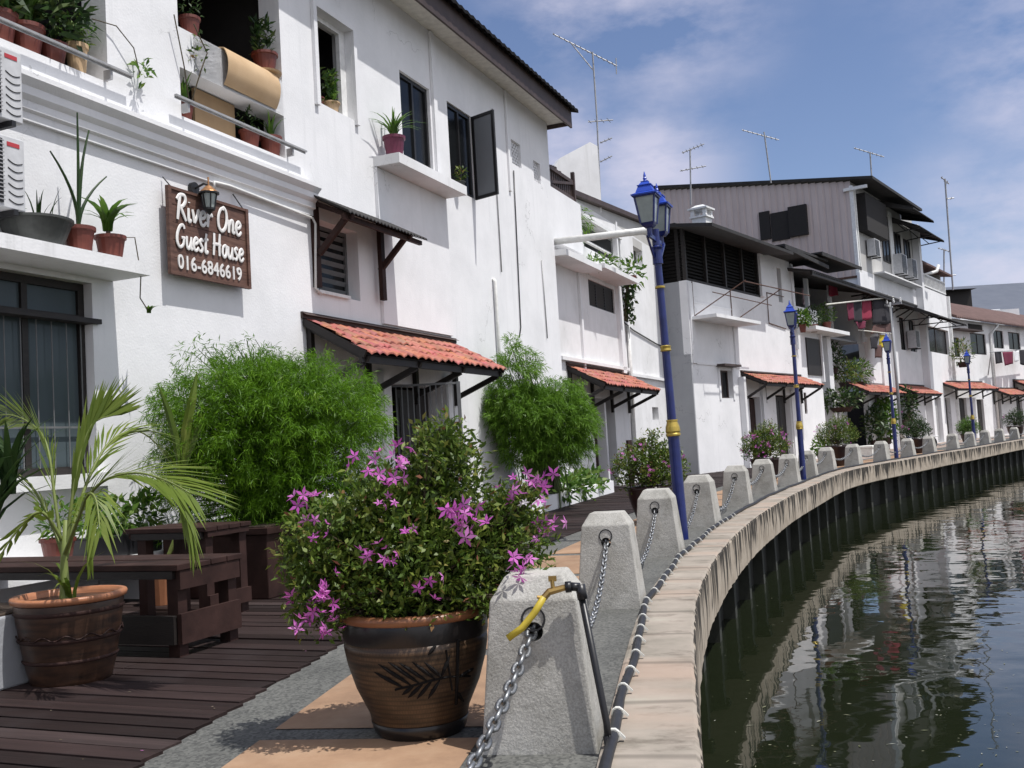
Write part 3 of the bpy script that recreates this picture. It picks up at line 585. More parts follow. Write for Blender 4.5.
def awning(F, root, s0, s1, zt, zo, dep, n0=0., nb=3, mat='tile', rows=4, per=.2, bmat='darkwood', post=.95):
    m = MB(); n = max(8, int((s1-s0)/per*8)); rng2 = rng
    for r in range(rows):
        t0 = r/rows; t1 = (r+1)/rows+.05; jit = 0
        base = len(m.v)
        for i in range(n+1):
            s = s0+(s1-s0)*i/n; ph = 2*math.pi*(s-s0)/per; k = int((s-s0)/per)
            wv = .030*abs(math.cos(ph/2)) ; rr = np.random.default_rng(abs(k)*97+r*13+int(abs(s0)*100)); dj = rr.normal()*.007; tj = rr.normal()*.010
            for (t, dz) in ((t0, .004), (t1+tj, .032), (t1+tj, .012)):
                m.v.append(F.P(s, n0+dep*t, zt+(zo-zt)*t+wv+dz+dj))
        for i in range(n):
            a = base+3*i; m.f += [(a, a+1, a+4, a+3), (a+1, a+2, a+5, a+4)]
    aw = part(m, 'awning', M[mat], root)
    u = MB(); u.add([F.P(s0+.03, n0+.02, zt-.03), F.P(s1-.03, n0+.02, zt-.03), F.P(s1-.03, n0+dep*.97, zo-.025), F.P(s0+.03, n0+dep*.97, zo-.025)], [(0, 1, 2, 3)]); u.box(F, s0+.02, s1-.02, n0+dep*.9, n0+dep*.95, zo-.11, zo-.005)
    u.bar(F.P(s0+.03, n0, zt-.02), F.P(s0+.03, n0+dep, zo-.02), .035, .09); u.bar(F.P(s1-.03, n0, zt-.02), F.P(s1-.03, n0+dep, zo-.02), .035, .09); part(u, 'awning_frame', M[bmat], aw)
    for k in range(nb):
        s = s0+.12+(s1-s0-.24)*k/max(1, nb-1); b = MB(); b.box(F, s-.04, s+.04, n0+.003, n0+.07, zt-post-.05, zt-.06); b.bar(F.P(s, n0+.05, zt-post+.08), F.P(s, n0+dep*.9, zo-.1), .065, .075); b.bar(F.P(s, n0+.03, zt-.09), F.P(s, n0+dep*.98, zo-.075), .06, .07); part(b, 'bracket', M[bmat], aw)
    fl = MB(); fl.add([F.P(s0-.02, n0+.012, zt+.10), F.P(s1+.02, n0+.012, zt+.10), F.P(s1+.02, n0+.09, zt+.055), F.P(s0-.02, n0+.09, zt+.055)], [(0, 1, 2, 3)]); fl.box(F, s0-.02, s1+.02, n0+.002, n0+.03, zt+.02, zt+.10); part(fl, 'flashing', M['fascia'], aw)
    return aw
def sheetroof(F, root, name, s0, s1, na, za, nb, zb, mat, th=.05, per=.16, amp=.02):
    """corrugated roof sheet from (na,za) to (nb,zb)"""
    m = MB(); n = max(4, int((s1-s0)/per*4)); 
    for i in range(n+1):
        s = s0+(s1-s0)*i/n; wv = amp*math.cos(2*math.pi*(s-s0)/per)
        for (q, z) in ((na, za), (nb, zb)): m.v.append(F.P(s, q, z+wv))
        for (q, z) in ((na, za), (nb, zb)): m.v.append(F.P(s, q, z+wv-th))
    for i in range(n):
        a = 4*i; m.f += [(a, a+1, a+5, a+4), (a+2, a+6, a+7, a+3), (a+1, a+3, a+7, a+5), (a, a+4, a+6, a+2)]
    m.f += [(0, 2, 3, 1), (4*n, 4*n+1, 4*n+3, 4*n+2)]; return part(m, name, M[mat], root)
def door(F, root, s0, s1, z0, z1, nin=-.15, mat='darkwood'):
    m = MB(); m.box(F, s0, s1, nin-.05, nin, z0, z1)
    for k in range(2):
        a = s0+(s1-s0)*(k+.12)/2; b = s0+(s1-s0)*(k+.88)/2
        for (c, d) in ((.06, .45), (.52, .94)): m.box(F, a, b, nin-.01, nin+.012, z0+(z1-z0)*c, z0+(z1-z0)*d)
    dr = part(m, 'door', M[mat], root); h = MB(); h.bar(F.P((s0+s1)/2-.06, nin+.03, z0+1.0), F.P((s0+s1)/2-.06, nin+.03, z0+1.12), .02); part(h, 'handle', M['steel'], dr); return dr

# ------------------------------------------------------------------ HOUSE A: the guest house
hA = thing('guest_house', 'nearest white plastered guest house with the wooden name board and eaves overhead', 'house', A.P(-9, 0, 0))
holesA = [(-17.7, -15.06, 1.14, 2.88), (-18.6, -14.77, 4.86, 7.1), (-13.75, -11.9, 4.83, 5.36), (-13.75, -11.9, 5.80, 7.15), (-11.12, -10.22, 5.78, 7.05), (-8.83, -7.84, 5.6, 6.97), (-7.2, -6.25, 5.5, 6.98),
          (-4.40, -3.92, 6.60, 7.08), (-3.25, -2.86, 6.52, 6.95), (-11.31, -10.30, 3.25, 4.2), (-9.75, -7.95, 0, 2.15)]
m = MB(); m.wall(A, -26, -2.28, -.05, 7.98, 0, .3, holesA); m.wall(A, -2.28, -.30, 5.46, 6.62, -.002, .25); part(m, 'wall', M['plaster'], hA)
m = MB(); m.wall(A.sub(-2.30, -.3, -90), 0, 7, 0, 8, 0, .2); part(m, 'end_wall', M['plaster'], hA)
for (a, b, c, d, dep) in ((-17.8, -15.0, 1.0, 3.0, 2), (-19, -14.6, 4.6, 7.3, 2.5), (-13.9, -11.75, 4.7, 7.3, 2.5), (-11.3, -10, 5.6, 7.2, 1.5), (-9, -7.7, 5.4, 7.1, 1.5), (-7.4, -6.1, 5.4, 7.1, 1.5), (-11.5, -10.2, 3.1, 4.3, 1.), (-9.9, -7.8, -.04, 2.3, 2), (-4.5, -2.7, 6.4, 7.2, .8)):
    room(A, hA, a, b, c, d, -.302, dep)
# mouldings
m = MB(); prof = [(.002, 4.20), (.05, 4.20), (.05, 4.27), (.085, 4.29), (.085, 4.36), (.13, 4.40), (.13, 4.47), (.19, 4.53), (.19, 4.575), (.002, 4.62)]
m.prism([A.P(-26, n, z) for n, z in prof], A.u*(26-11.42)); part(m, 'cornice', M['plaster'], hA)
m = MB(); m.box(A, -26, -14.80, .002, .46, 2.93, 3.05); part(m, 'canopy_slab', M['plaster_old'], hA)
m = MB(); m.box(A, -26, -14.95, .002, .16, 1.02, 1.14); part(m, 'sill', M['plaster_old'], hA)
m = MB(); m.box(A, -9.76, -7.52, .002, .42, 5.24, 5.385); part(m, 'plant_ledge', M['plaster_old'], hA)
m = MB(); m.box(A, -9.76, -7.53, .003, .05, 2.99, 5.235) ; part(m, 'pilaster', M['plaster'], hA)
m = MB(); m.box(A, -7.78, -7.66, .003, .05, 5.39, 7.95); m.box(A, -4.66, -4.58, .003, .04, 6.0, 7.95); part(m, 'pilaster', M['plaster'], hA)
# roof: soffit, fascia, tiles
m = MB(); m.box(A, -26, -2.12, -.29, .46, 7.985, 8.02); part(m, 'soffit', M['soffit'], hA)
m = MB(); m.box(A, -26, -2.08, .462, .50, 7.84, 8.27); m.box(A, -2.115, -2.075, -.4, .46, 7.90, 8.27); part(m, 'fascia_board', M['fascia'], hA)
sheetroof(A, hA, 'roof', -26, -1.95, .62, 8.25, -6, 10.2, 'blackwood', .06, .22, .014)
# window beside the terrace: frame, curtains, bars, transom
wn = window(A, hA, -17.7, -15.06, 1.14, 2.88, -.10, 'darkwood', 'glassgrey', 3, 2.55, .07)
m = MB()
for s in np.arange(-17.6, -15.1, .165): m.tube([A.P(s, -.085, 1.2), A.P(s, -.085, 2.5)], .006, 6)
for z in (1.55,): m.box(A, -17.65, -15.1, -.09, -.078, z, z+.018)
part(m, 'grille', M['bars'], wn)
m = MB(); m.box(A, -17.7, -15.0, -.09, .05, 2.50, 2.545); part(m, 'transom_bar', M['darkwood'], wn)
# windows upstairs
w3 = MB(); f = .07
w3.box(A, -11.12, -10.22, -.16, -.10, 6.98, 7.05); w3.box(A, -10.36, -10.222, -.16, -.10, 5.78, 6.98); w3.box(A, -11.118, -11.06, -.16, -.10, 5.78, 6.98)
part(w3, 'window', M['white'], hA)
m = MB(); m.box(A, -11.2, -11.122, .002, .05, 5.72, 7.13); m.box(A, -10.218, -10.14, .002, .05, 5.72, 7.13); m.box(A, -11.12, -10.22, .002, .05, 7.052, 7.13); part(m, 'window_surround', M['plaster'], hA)
window(A, hA, -8.83, -7.84, 5.6, 6.97, -.05, 'iron', 'glass', 1, None, .06)
w5 = window(A, hA, -7.2, -6.25, 5.5, 6.98, -.03, 'iron', 'glass', 1, None, .06)
cf_ = A.sub(-6.27, .02, 90+18); 
def sash(F, parent, w_, z0, z1, name='casement'):
    m = MB(); f = .055; m.box(F, 0, w_, -.018, .018, z0, z0+f); m.box(F, 0, w_, -.018, .018, z1-f, z1); m.box(F, 0, f, -.018, .018, z0+f, z1-f); m.box(F, w_-f, w_, -.018, .018, z0+f, z1-f)
    c = part(m, name, M['iron'], parent); g = MB(); g.quad(F.P(.04, 0, z0+.04), F.P(w_-.04, 0, z0+.04), F.P(w_-.04, 0, z1-.04), F.P(.04, 0, z1-.04)); part(g, 'pane', M['sashglass'], c); return c
sash(cf_, hA, .52, 5.48, 6.96)
for (a, b, c, d) in ((-4.40, -3.92, 6.60, 7.08), (-3.25, -2.86, 6.52, 6.95)):      # pierced vent blocks
    m = MB()
    for k in range(5): q = (k+.5)/5; m.bar(A.P(a, -.05, c+(d-c)*q*.0), A.P(b, -.05, d), .0, .0) if False else None
    for k in range(-3, 4):
        t = k/4.
        for sg in (1, -1):
            p = [];
            for x in np.linspace(0, 1, 25):
                y = (x*sg+t+(0 if sg > 0 else 1))
                if 0 <= y <= 1: p.append(A.P(a+(b-a)*x, -.06, c+(d-c)*y))
            if len(p) > 1: m.bar(p[0], p[-1], .020, .03)
    part(m, 'vent_block', M['plaster'], hA)
window(A, hA, -11.31, -10.30, 3.25, 4.2, -.18, 'bars', 'glass', 0, None, .05, 7)
m = MB(); m.box(A, -11.36, -10.62, .003, .05, 3.235, 3.275); part(m, 'sill', M['pvc'], hA)
# dark little canopy over the louvre window
cn = sheetroof(A, hA, 'window_canopy', -11.52, -9.42, .0, 4.50, .62, 4.17, 'darkroof', .015, .09, .012)
m = MB()
for s in (-11.38, -9.86):
    m.box(A, s-.05, s+.05, .078 if s > -10 else .003, .14 if s > -10 else .07, 3.30, 4.42); m.bar(A.P(s, .08, 3.72), A.P(s, .52, 4.15), .06, .07); m.bar(A.P(s, .08, 4.36), A.P(s, .60, 4.12), .05, .06)
m.box(A, -11.5, -9.45, .50, .55, 4.09, 4.15); m.add([A.P(-11.45, .02, 4.455), A.P(-9.46, .02, 4.455), A.P(-9.46, .58, 4.15), A.P(-11.45, .58, 4.15)], [(0, 1, 2, 3)]); part(m, 'canopy_bracket', M['brownwood'], cn)
# balcony openings: beam, back light
m = MB(); m.box(A, -13.52, -11.902, -.30, .0, 5.362, 5.798); part(m, 'parapet_beam', M['plaster'], hA)
for (a, b) in ((-18.6, -14.55), (-13.95, -11.6)):
    m = MB(); m.box(A, a, b, .09, .118, 4.965, 4.985); m.box(A, a, b, .085, .09, 4.945, 4.985); m.box(A, b-.28, b-.25, .003, .09, 4.86, 4.955); m.box(A, a+.2, a+.23, .003, .09, 4.86, 4.955); part(m, 'balcony_rail', M['greysteel'], hA)
awning(A, hA, -11.72, -7.42, 2.86, 2.38, .86, 0., 4)
m = MB(); m.box(A, -9.95, -9.75, .002, .10, 0, 2.3); m.box(A, -7.95, -7.80, .002, .10, 0, 2.3); part(m, 'door_surround', M['plaster'], hA)
door(A, hA, -9.0, -8.0, .02, 2.1, -.24)
gt = MB(); GF = A.sub(-9.72, .06, 62)
for k in range(13): gt.bar(GF.P(.08*k, 0, .1), GF.P(.08*k, 0, 2.1), .016)
gt.bar(GF.P(0, 0, .12), GF.P(.96, 0, .12), .03); gt.bar(GF.P(0, 0, 2.1), GF.P(.96, 0, 2.1), .03); gt.bar(GF.P(.96, 0, .1), GF.P(.96, 0, 2.12), .05); gt.bar(GF.P(0, 0, 1.1), GF.P(.96, 0, 1.1), .03)
part(gt, 'gate', M['bars'], hA)
m = MB(); m.tube([A.P(-5.72, .05, 1.2), A.P(-5.70, .05, 4.12), A.P(-5.70, .01, 4.17)], .032, 8); part(m, 'downpipe', M['pvc'], hA, smooth=True)
m = MB(); m.tube([A.P(-4.40, .02, 6.45), A.P(-4.44, .02, 5.4), A.P(-4.52, .02, 3.4), A.P(-4.62, .02, 3.2)], .012, 6); part(m, 'black_cable', M['blackplastic'], hA, smooth=True)
m = MB(); m.tube([A.P(-5.3, .02, 4.35), A.P(-5.3, .02, 7.4)], .012, 5); m.tube([A.P(-3.1, .02, 3.3), A.P(-3.15, .02, 4.9)], .012, 5); part(m, 'thin_cable', M['greysteel'], hA, smooth=True)
m = MB(); m.tube([A.P(-13.35, .07, 4.12), A.P(-13.35, .07, 4.20), A.P(-13.1, .07, 4.215), A.P(-11.48, .07, 4.16), A.P(-11.42, .07, 4.1), A.P(-11.44, .04, 3.28), A.P(-11.3, .04, 3.22)], .016, 7); part(m, 'conduit', M['pvc'], hA, smooth=True)
# terrace wooden fence above the low end
fn = thing('roof_fence', 'weathered grey picket fence on the low terrace wall under the tall white parapet', 'fence', A.P(-1.3, -.1, 6.62))
m = MB()
for k in range(13): s = -2.2+.14*k; m.box(A, s, s+.08, -.16, -.13, 6.6, 7.22+.03*rng.normal())
part(m, 'pickets', M['fascia'], fn)
m = MB(); m.box(A, -2.25, -.42, -.13, -.08, 6.68, 6.76); m.box(A, -2.25, -.42, -.13, -.08, 7.08, 7.16); m.bar(A.P(-2.2, -.1, 6.75), A.P(-.45, -.1, 7.1), .05, .06); m.box(A, -.48, -.40, -.14, -.06, 6.6, 7.36); part(m, 'rails', M['fascia'], fn)

# ------------------------------------------------------------------ HOUSE B: the narrow recessed house
B = Fr(A.P(0, -.3, 0), 22.4)
hB = thing('narrow_house', 'narrow white recessed house with twin concrete ledges, white spout and second red awning', 'house', B.P(3, 0, 0))
m = MB(); m.wall(B, -2.28, 9.6, -.05, 6.9, 0, .25, [(.84, 3.0, 4.44, 5.09), (-.45, 3.86, 5.86, 6.55), (5.2, 6.2, 6.13, 6.85), (.55, 2.35, 0, 2.2), (6.1, 6.82, 1.69, 2.06)]); part(m, 'wall', M['plaster_old'], hB)
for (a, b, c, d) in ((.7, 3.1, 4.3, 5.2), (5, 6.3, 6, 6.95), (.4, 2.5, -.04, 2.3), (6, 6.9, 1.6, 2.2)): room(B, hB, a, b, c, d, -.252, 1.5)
room(B, hB, -.6, 4.0, 5.7, 6.7, -.252, 1.3, 'plaster_grey_and_shaded')
window(B, hB, .84, 3.0, 4.44, 5.09, -.04, 'iron', 'glass', 2, None, .04, 8); window(B, hB, 5.2, 6.2, 6.13, 6.85, -.16, 'white', 'glass', 0, None, .05)
m = MB(); m.box(B, .0, .12, .002, .06, 0, 5.2); m.box(B, 3.1, 3.4, .002, .10, 2.9, 5.2); m.box(B, 3.0, 3.2, -.2, .02, 5.7, 7.0) if False else None; m.box(B, 3.5, 3.62, -.1, .03, 5.4, 7.0); part(m, 'pilaster', M['plaster'], hB)
m = MB(); m.box(B, 1.0, 1.08, -.2, -.12, 5.86, 6.55); m.box(B, .0, 3.8, -.22, -.14, 6.10, 6.15); part(m, 'opening_rail', M['white'], hB)
m = MB(); m.box(B, -2.28, .24, .002, .55, 5.12, 5.25); part(m, 'plant_ledge', M['plaster_old'], hB)
m = MB(); m.box(B, .26, 3.2, .002, .62, 5.20, 5.31); part(m, 'plant_ledge', M['plaster_old'], hB)
m = MB(); m.tube([B.P(-2.2, .28, 5.44), B.P(-2.2, 2.35, 5.40)], .075, 12); m.tube([B.P(-2.2, 2.33, 5.40), B.P(-2.2, 2.42, 5.39)], .085, 12); part(m, 'drain_spout', M['pvc'], hB, smooth=True)
m = MB(); m.tube([B.P(3.75, .06, .4), B.P(3.9, .06, 3.0), B.P(3.9, .06, 4.2)], .055, 9); part(m, 'downpipe', M['pvc'], hB, smooth=True)
m = MB(); m.tube([B.P(3.3, .03, 4.35), B.P(4.5, .03, 4.15), B.P(7, .03, 3.95), B.P(9, .03, 3.9)], .02, 6); part(m, 'black_cable', M['blackplastic'], hB)
m = MB(); m.box(B, 3.9, 9.0, .002, .09, 2.86, 2.94); m.box(B, -1.6, 3.7, .002, .1, 2.98, 3.06); part(m, 'ledge_moulding', M['plaster_old'], hB)
m = MB(); m.prism([B.P(-.4, -.002, 6.62), B.P(9.6, -.002, 6.62), B.P(9.6, -.002, 7.72), B.P(-.4, -.002, 6.88)], -B.n*.22); part(m, 'gable_board', M['greyclad'], hB)
m = MB(); m.prism([B.P(-.45, .14, 6.89), B.P(9.6, .14, 7.73), B.P(9.6, .14, 7.85), B.P(-.45, .14, 7.01)], -B.n*3.2); part(m, 'roof', M['fascia'], hB)
m = MB(); m.box(B, .62, 3.95, -.001, .05, 6.56, 6.66); part(m, 'lintel', M['white'], hB)
m = MB(); m.box(B, 3.4, 8.6, -2.2, -1.6, 7.4, 8.30); part(m, 'rear_wall', M['darkwood'], hB); m = MB(); m.box(B, 3.0, 8.7, -2.3, -1.5, 8.352, 8.47); part(m, 'rear_coping', M['plaster'], hB)
awning(B, hB, -1.15, 3.75, 2.86, 2.40, .85, 0., 4)
door(B, hB, .55, 1.4, .02, 2.15, -.2, 'brownwood'); m = MB(); m.box(B, 1.40, 1.52, -.2, .03, 0, 2.2); part(m, 'door_surround', M['plaster'], hB)
m = MB(); m.bar(B.P(1.55, .55, .02), B.P(1.55, .55, 1.15), .34, .05, tuple(B.n)); part(m, 'door_leaf', M['brownwood'], hB)
pwF = Fr(A.P(2.0, -.55, 0), 22.4-135)
pw = MB(); poly = [pwF.px(x, y) for x, y in ((602, 212), (597.5, 146), (590, 142), (560, 158), (552, 170), (552, 225))]; pw.prism(poly, pwF.n*.28)
tag(pw.build('party_wall', M['plaster_old'], None, A.P(1.9, -.5, 7)), 'tall weathered white parapet wall rising behind the picket fence', 'wall')

# ------------------------------------------------------------------ HOUSE C: white box with the dark slatted upper floor
hC = thing('slatted_house', 'white house with dark slatted upper floor, small concrete ledge and third red awning', 'house', C.P(5, 0, 0))
m = MB(); m.wall(C, 0, 12.1, -.05, 5.87, 0, .25, [(1.98, 2.95, 2.3, 3.2), (4.25, 5.25, 0, 2.35), (6.75, 8.2, 0, 2.45), (9.75, 10.05, 1.75, 2.56)]); m.wall(C, 6.02, 9.25, 5.87, 7.55, 0, .25, [(7.85, 8.25, 5.87, 7.15)]); part(m, 'wall', M['plaster'], hC)
SC_ = C.sub(0, 0, -90); SC_.n = -SC_.n      # its flank, facing the viewer
m = MB(); m.box(SC_, .25, 6, -.25, -.0, -.05, 5.86); m.box(SC_, .0, 6, -.0, .07, -.05, 3.62); part(m, 'side_wall', M['plaster_grey_and_shaded'], hC)  # flank of the white house, its shade put into a grey plaster colour
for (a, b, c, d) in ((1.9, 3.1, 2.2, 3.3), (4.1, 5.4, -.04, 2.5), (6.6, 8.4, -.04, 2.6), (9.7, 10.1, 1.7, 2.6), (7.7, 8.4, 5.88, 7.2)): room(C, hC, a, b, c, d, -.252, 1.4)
m = MB(); m.box(C, 1.75, 3.1, .002, .30, 3.30, 3.37); part(m, 'window_hood', M['fascia'], hC)
window(C, hC, 1.98, 2.95, 2.3, 3.2, -.14, 'fascia', 'glass', 1, None, .05)
m = MB(); m.box(C, 1.85, 1.978, .002, .03, 2.25, 3.28); m.box(C, 2.952, 3.08, .002, .03, 2.25, 3.28); part(m, 'window_surround', M['plaster'], hC)
m = MB(); m.box(C, .1, 3.65, .002, .85, 4.66, 4.76); part(m, 'plant_ledge', M['plaster_old'], hC)
m = MB(); m.box(C, .05, .28, .002, .05, 3.35, 5.8); m.box(C, 3.3, 3.65, .002, .05, 3.3, 4.65); m.box(C, .3, 3.3, .002, .03, 3.32, 3.4); m.box(C, 3.3, 3.34, .002, .05, 4.77, 5.8); m.box(C, .3, 3.3, .002, .02, 5.2, 5.26); part(m, 'wall_moulding', M['plaster'], hC)
door(C, hC, 4.25, 5.25, .02, 2.3, -.2, 'brownwood'); door(C, hC, 6.75, 8.2, .02, 2.4, -.2); window(C, hC, 9.75, 10.05, 1.75, 2.56, -.05, 'fascia', 'glass', 0, None, .04)
m = MB(); m.box(C, 3.45, 3.62, .002, .2, 0, 3.0); m.box(C, 5.3, 5.6, .002, .1, 0, 2.9); m.box(C, 8.25, 8.5, .002, .06, 0, 2.6); part(m, 'door_surround', M['plaster'], hC)
awning(C, hC, 3.7, 9.55, 3.14, 2.76, .85, 0., 4)
# slatted storey
m = MB(); SF = C.sub(-.02, .0, 0)
for k in range(15): z = 5.92+.108*k; m.box(C, .06, 6.0, -.12, -.07, z, z+.055); m.box(SC_, .06, 4.5, -.07, -.02, z, z+.055)
part(m, 'slats', M['blackwood'], hC)
m = MB(); m.box(C, .0, 6.0, -.30, -.18, 5.88, 7.55); m.box(SC_, .3, 4.6, -.3, -.12, 5.88, 7.7); part(m, 'slat_backing', M['inside'], hC)
m = MB()
for s in (.0, 1.5, 3.0, 4.5, 5.9): m.box(C, s, s+.10, -.10, .012, 5.875, 7.5)
for t in (1.5, 3.0, 4.5): m.box(SC_, t, t+.1, -.06, .012, 5.875, 7.7)
m.box(C, .1, 5.9, -.068, .008, 5.875, 5.94); part(m, 'post', M['darkwood'], hC)
m = MB(); m.box(C, 5.99, 6.3, -.05, .10, 5.9, 7.5); part(m, 'pilaster', M['plaster'], hC)
m = MB(); m.prism([C.P(-.45, 1.15, 7.26), C.P(-.45, 1.15, 7.36), C.P(-.45, -4.6, 8.25), C.P(-.45, -4.6, 8.13)], C.u*6.9); part(m, 'roof', M['darkroof'], hC)
m = MB(); m.box(C, 5.9, 10.6, -2, 1.05, 7.52, 7.6); m.bar(C.P(5.9, 1.05, 7.5), C.P(10.6, 1.05, 7.3), .06, .14); part(m, 'side_roof', M['darkroof'], hC)
ch = MB(); cq_ = atY(702, 222, 33.6); cF = Fr((cq_.x, cq_.y), 35); ch.box(cF, -.25, .25, -.25, .25, 7.6, 8.5); ch.box(cF, -.31, .31, -.31, .31, 8.5, 8.56)
for a, b in ((-1, -1), (1, -1), (1, 1), (-1, 1)): ch.box(cF, a*.22-.06, a*.22+.06, b*.22-.06, b*.22+.06, 8.56, 8.78)
ch.frustum(cF.P(0, 0, 0), 0.70, 0.70, 8.78, 8.84, cF.u, cF.n); ch.frustum(cF.P(0, 0, 0), 0.60, .28, 8.84, 8.95, cF.u, cF.n); part(ch, 'chimney', M['white'], hC)
ir = thing('drying_frame', 'thin rusty iron drying frame propped out from the white parapet', 'drying rack', C.P(2, 0, 5.8))
m = MB()
for s in (.35, 3.3): m.tube([C.P(s, .03, 4.8), C.P(s+.6, 1.5, 5.75)], .018, 6); m.tube([C.P(s, .02, 4.8), C.P(s, .02, 5.86)], .015, 6)
m.tube([C.P(-.2, .9, 5.36), C.P(4.6, .9, 5.36)], .014, 6); part(m, 'strut', M['rust'], ir)
m = MB(); m.tube([C.P(.9, 1.45, 5.72), C.P(6.8, 1.5, 5.8)], .018, 6); m.tube([C.P(6.6, .03, 5.0), C.P(6.6, .03, 6.1), C.P(8.3, .03, 6.1)], .016, 6); m.tube([C.P(6.6, .03, 5.0), C.P(8.3, .03, 4.9)], .016, 6); part(m, 'bars', M['rust'], ir)

# ------------------------------------------------------------------ HOUSE D: verandah house
hD = thing('verandah_house', 'white house with a dark open verandah full of laundry and plants', 'house', C.P(15, -1, 0))
m = MB(); m.wall(C, 12.1, 18.4, -.05, 4.9, -1.0, .25, [(15.9, 17.2, 0, 2.5)]); m.wall(C, 9.3, 12.1, 4.2, 4.9, -.26, .2); m.box(C, 13.4, 13.9, -1.0, -.1, 0, 4.9); m.box(C, 14.3, 14.6, -1.0, -.3, 0, 4.5); part(m, 'wall', M['plaster_old'], hD)
m = MB(); m.box(C, 9.3, 18.38, -3.0, -.26, 4.905, 5.0); part(m, 'verandah_floor', M['plaster_grey_and_shaded'], hD)
m = MB(); m.box(C, 9.3, 18.38, -3.2, -3.02, 5.0, 7.9); part(m, 'verandah_back_wall', M['fascia'], hD)
m = MB(); m.box(C, 9.28, 9.5, -.3, .05, 4.2, 7.45); m.box(C, 12.2, 12.36, -.5, -.34, 5.0, 7.4); m.box(C, 15.2, 15.34, -.5, -.36, 5.0, 7.4); part(m, 'post', M['plaster'], hD)
room(C, hD, 15.8, 17.3, -.04, 2.6, -1.252, 1.4); door(C, hD, 15.95, 17.15, .02, 2.45, -1.2)
m = MB(); m.box(C, 9.9, 14.2, -.24, .62, 4.93, 5.07); part(m, 'plant_ledge', M['plaster_old'], hD)
m = MB(); m.box(C, 10.4, 12.0, .004, .05, 3.25, 4.7); part(m, 'window', M['darkwood'], hD)
m = MB(); m.box(C, 12.0, 12.12, .004, .12, 3.0, 4.9); part(m, 'pilaster', M['plaster'], hD)
sheetroof(C, hD, 'verandah_roof', 9.0, 25.0, .95, 7.02, -3.2, 8.0, 'darkroof', .06, .2, .03)
m = MB(); m.box(C, 9.0, 25.0, .86, .93, 6.86, 7.0)
for s in np.arange(17, 25, 1.5): m.bar(C.P(s, .0, 6.5), C.P(s, .9, 6.92), .05, .06); m.bar(C.P(s, 0, 6.9), C.P(s, .9, 6.92), .05, .06)
part(m, 'roof_beam', M['darkwood'], hD)
awning(C, hD, 15.4, 21.6, 3.02, 2.58, .9, -.05, 4)
m = MB(); m.box(C, 9.4, 14.5, -.2, 1.2, 7.68, 7.74); m.box(C, 9.4, 14.5, 1.2, 1.24, 7.6, 7.74); part(m, 'upper_roof_sheet', M['darkroof'], hD)
# ------------------------------------------------------------------ HOUSE E: the tall clad house
hE = thing('clad_house', 'tall three-storey house with pinkish corrugated flank, dark canopies and air conditioners', 'house', C.P(24, -2, 0))
SE = C.sub(18.3, 0, -90); SE.n = -SE.n
m = MB(); m.wall(C, 18.4, 29.6, -.05, 8.3, 0, .25, [(19.4, 20.9, 0, 2.6), (24.0, 26.5, 0, 2.7), (25.0, 26.2, 4.9, 6.6), (26.9, 28.3, 4.9, 6.6)]); part(m, 'wall', M['plaster'], hE)
m = MB(); m.box(C, 29.15, 29.62, .002, .35, 0, 11.9); m.box(C, 22.8, 23.2, .002, .12, 0, 7.5); m.box(C, 20.95, 21.5, .002, .1, 0, 7); m.box(C, 23.55, 23.8, .002, .3, .0, 2.9); part(m, 'column', M['plaster'], hE)
m = MB(); m.box(SE, .0, 9.6, -.25, .0, 4.9, 7.95); m.box(SE, -.12, .0, -.3, .12, 4.9, 8.1); part(m, 'side_wall', M['plaster'], hE)
cl = MB(); t = 0.
while t < 10.2:
    zt = 12.32+.155*t; cl.quad(SE.P(t, .05, 7.95), SE.P(t+.2, .05, 7.95), SE.P(t+.2, .05, zt), SE.P(t, .05, zt)); cl.quad(SE.P(t+.2, .05, 7.95), SE.P(t+.22, .02, 7.95), SE.P(t+.22, .02, zt), SE.P(t+.2, .05, zt)); cl.quad(SE.P(t+.22, .02, 7.95), SE.P(t+.3, .02, 7.95), SE.P(t+.3, .02, zt), SE.P(t+.22, .02, zt)); cl.quad(SE.P(t+.3, .02, 7.95), SE.P(t+.32, .05, 7.95), SE.P(t+.32, .05, zt), SE.P(t+.3, .02, zt)); t += .32
part(cl, 'flank_cladding', M['pinkclad'], hE)
m = MB(); m.box(SE, -.1, .06, -.1, .07, 7.9, 12.1); part(m, 'corner_trim', M['white'], hE); m = MB(); m.box(SE, .0, 10.2, .0, .08, 7.88, 7.97); part(m, 'flashing', M['rust'], hE)
m = MB(); m.box(C, 18.4, 29.6, -.22, -.02, 8.3, 12.3); part(m, 'front_cladding', M['greyclad'], hE)
m = MB(); t = 0
for (t0, t1, z0, z1) in ((2.05, 2.95, 10.2, 11.62), (2.95, 3.85, 10.15, 11.5), (3.85, 4.4, 10.3, 11.65)): m.box(SE, t0, t1-.04, .04, .10+(.14 if t0 < 2.5 else .05 if t0 > 3.5 else .02), z0, z1)
part(m, 'shutter', M['inside'], hE)
m = MB(); m.prism([SE.P(-1.05, .22, 12.19), SE.P(-1.05, .22, 12.32), SE.P(10.6, .22, 14.16), SE.P(10.6, .22, 14.02)], C.u*9.3); part(m, 'roof', M['darkroof'], hE)
m = MB(); m.box(SE, -.75, .3, .05, .16, 11.86, 12.0); part(m, 'eave_bracket', M['white'], hE)
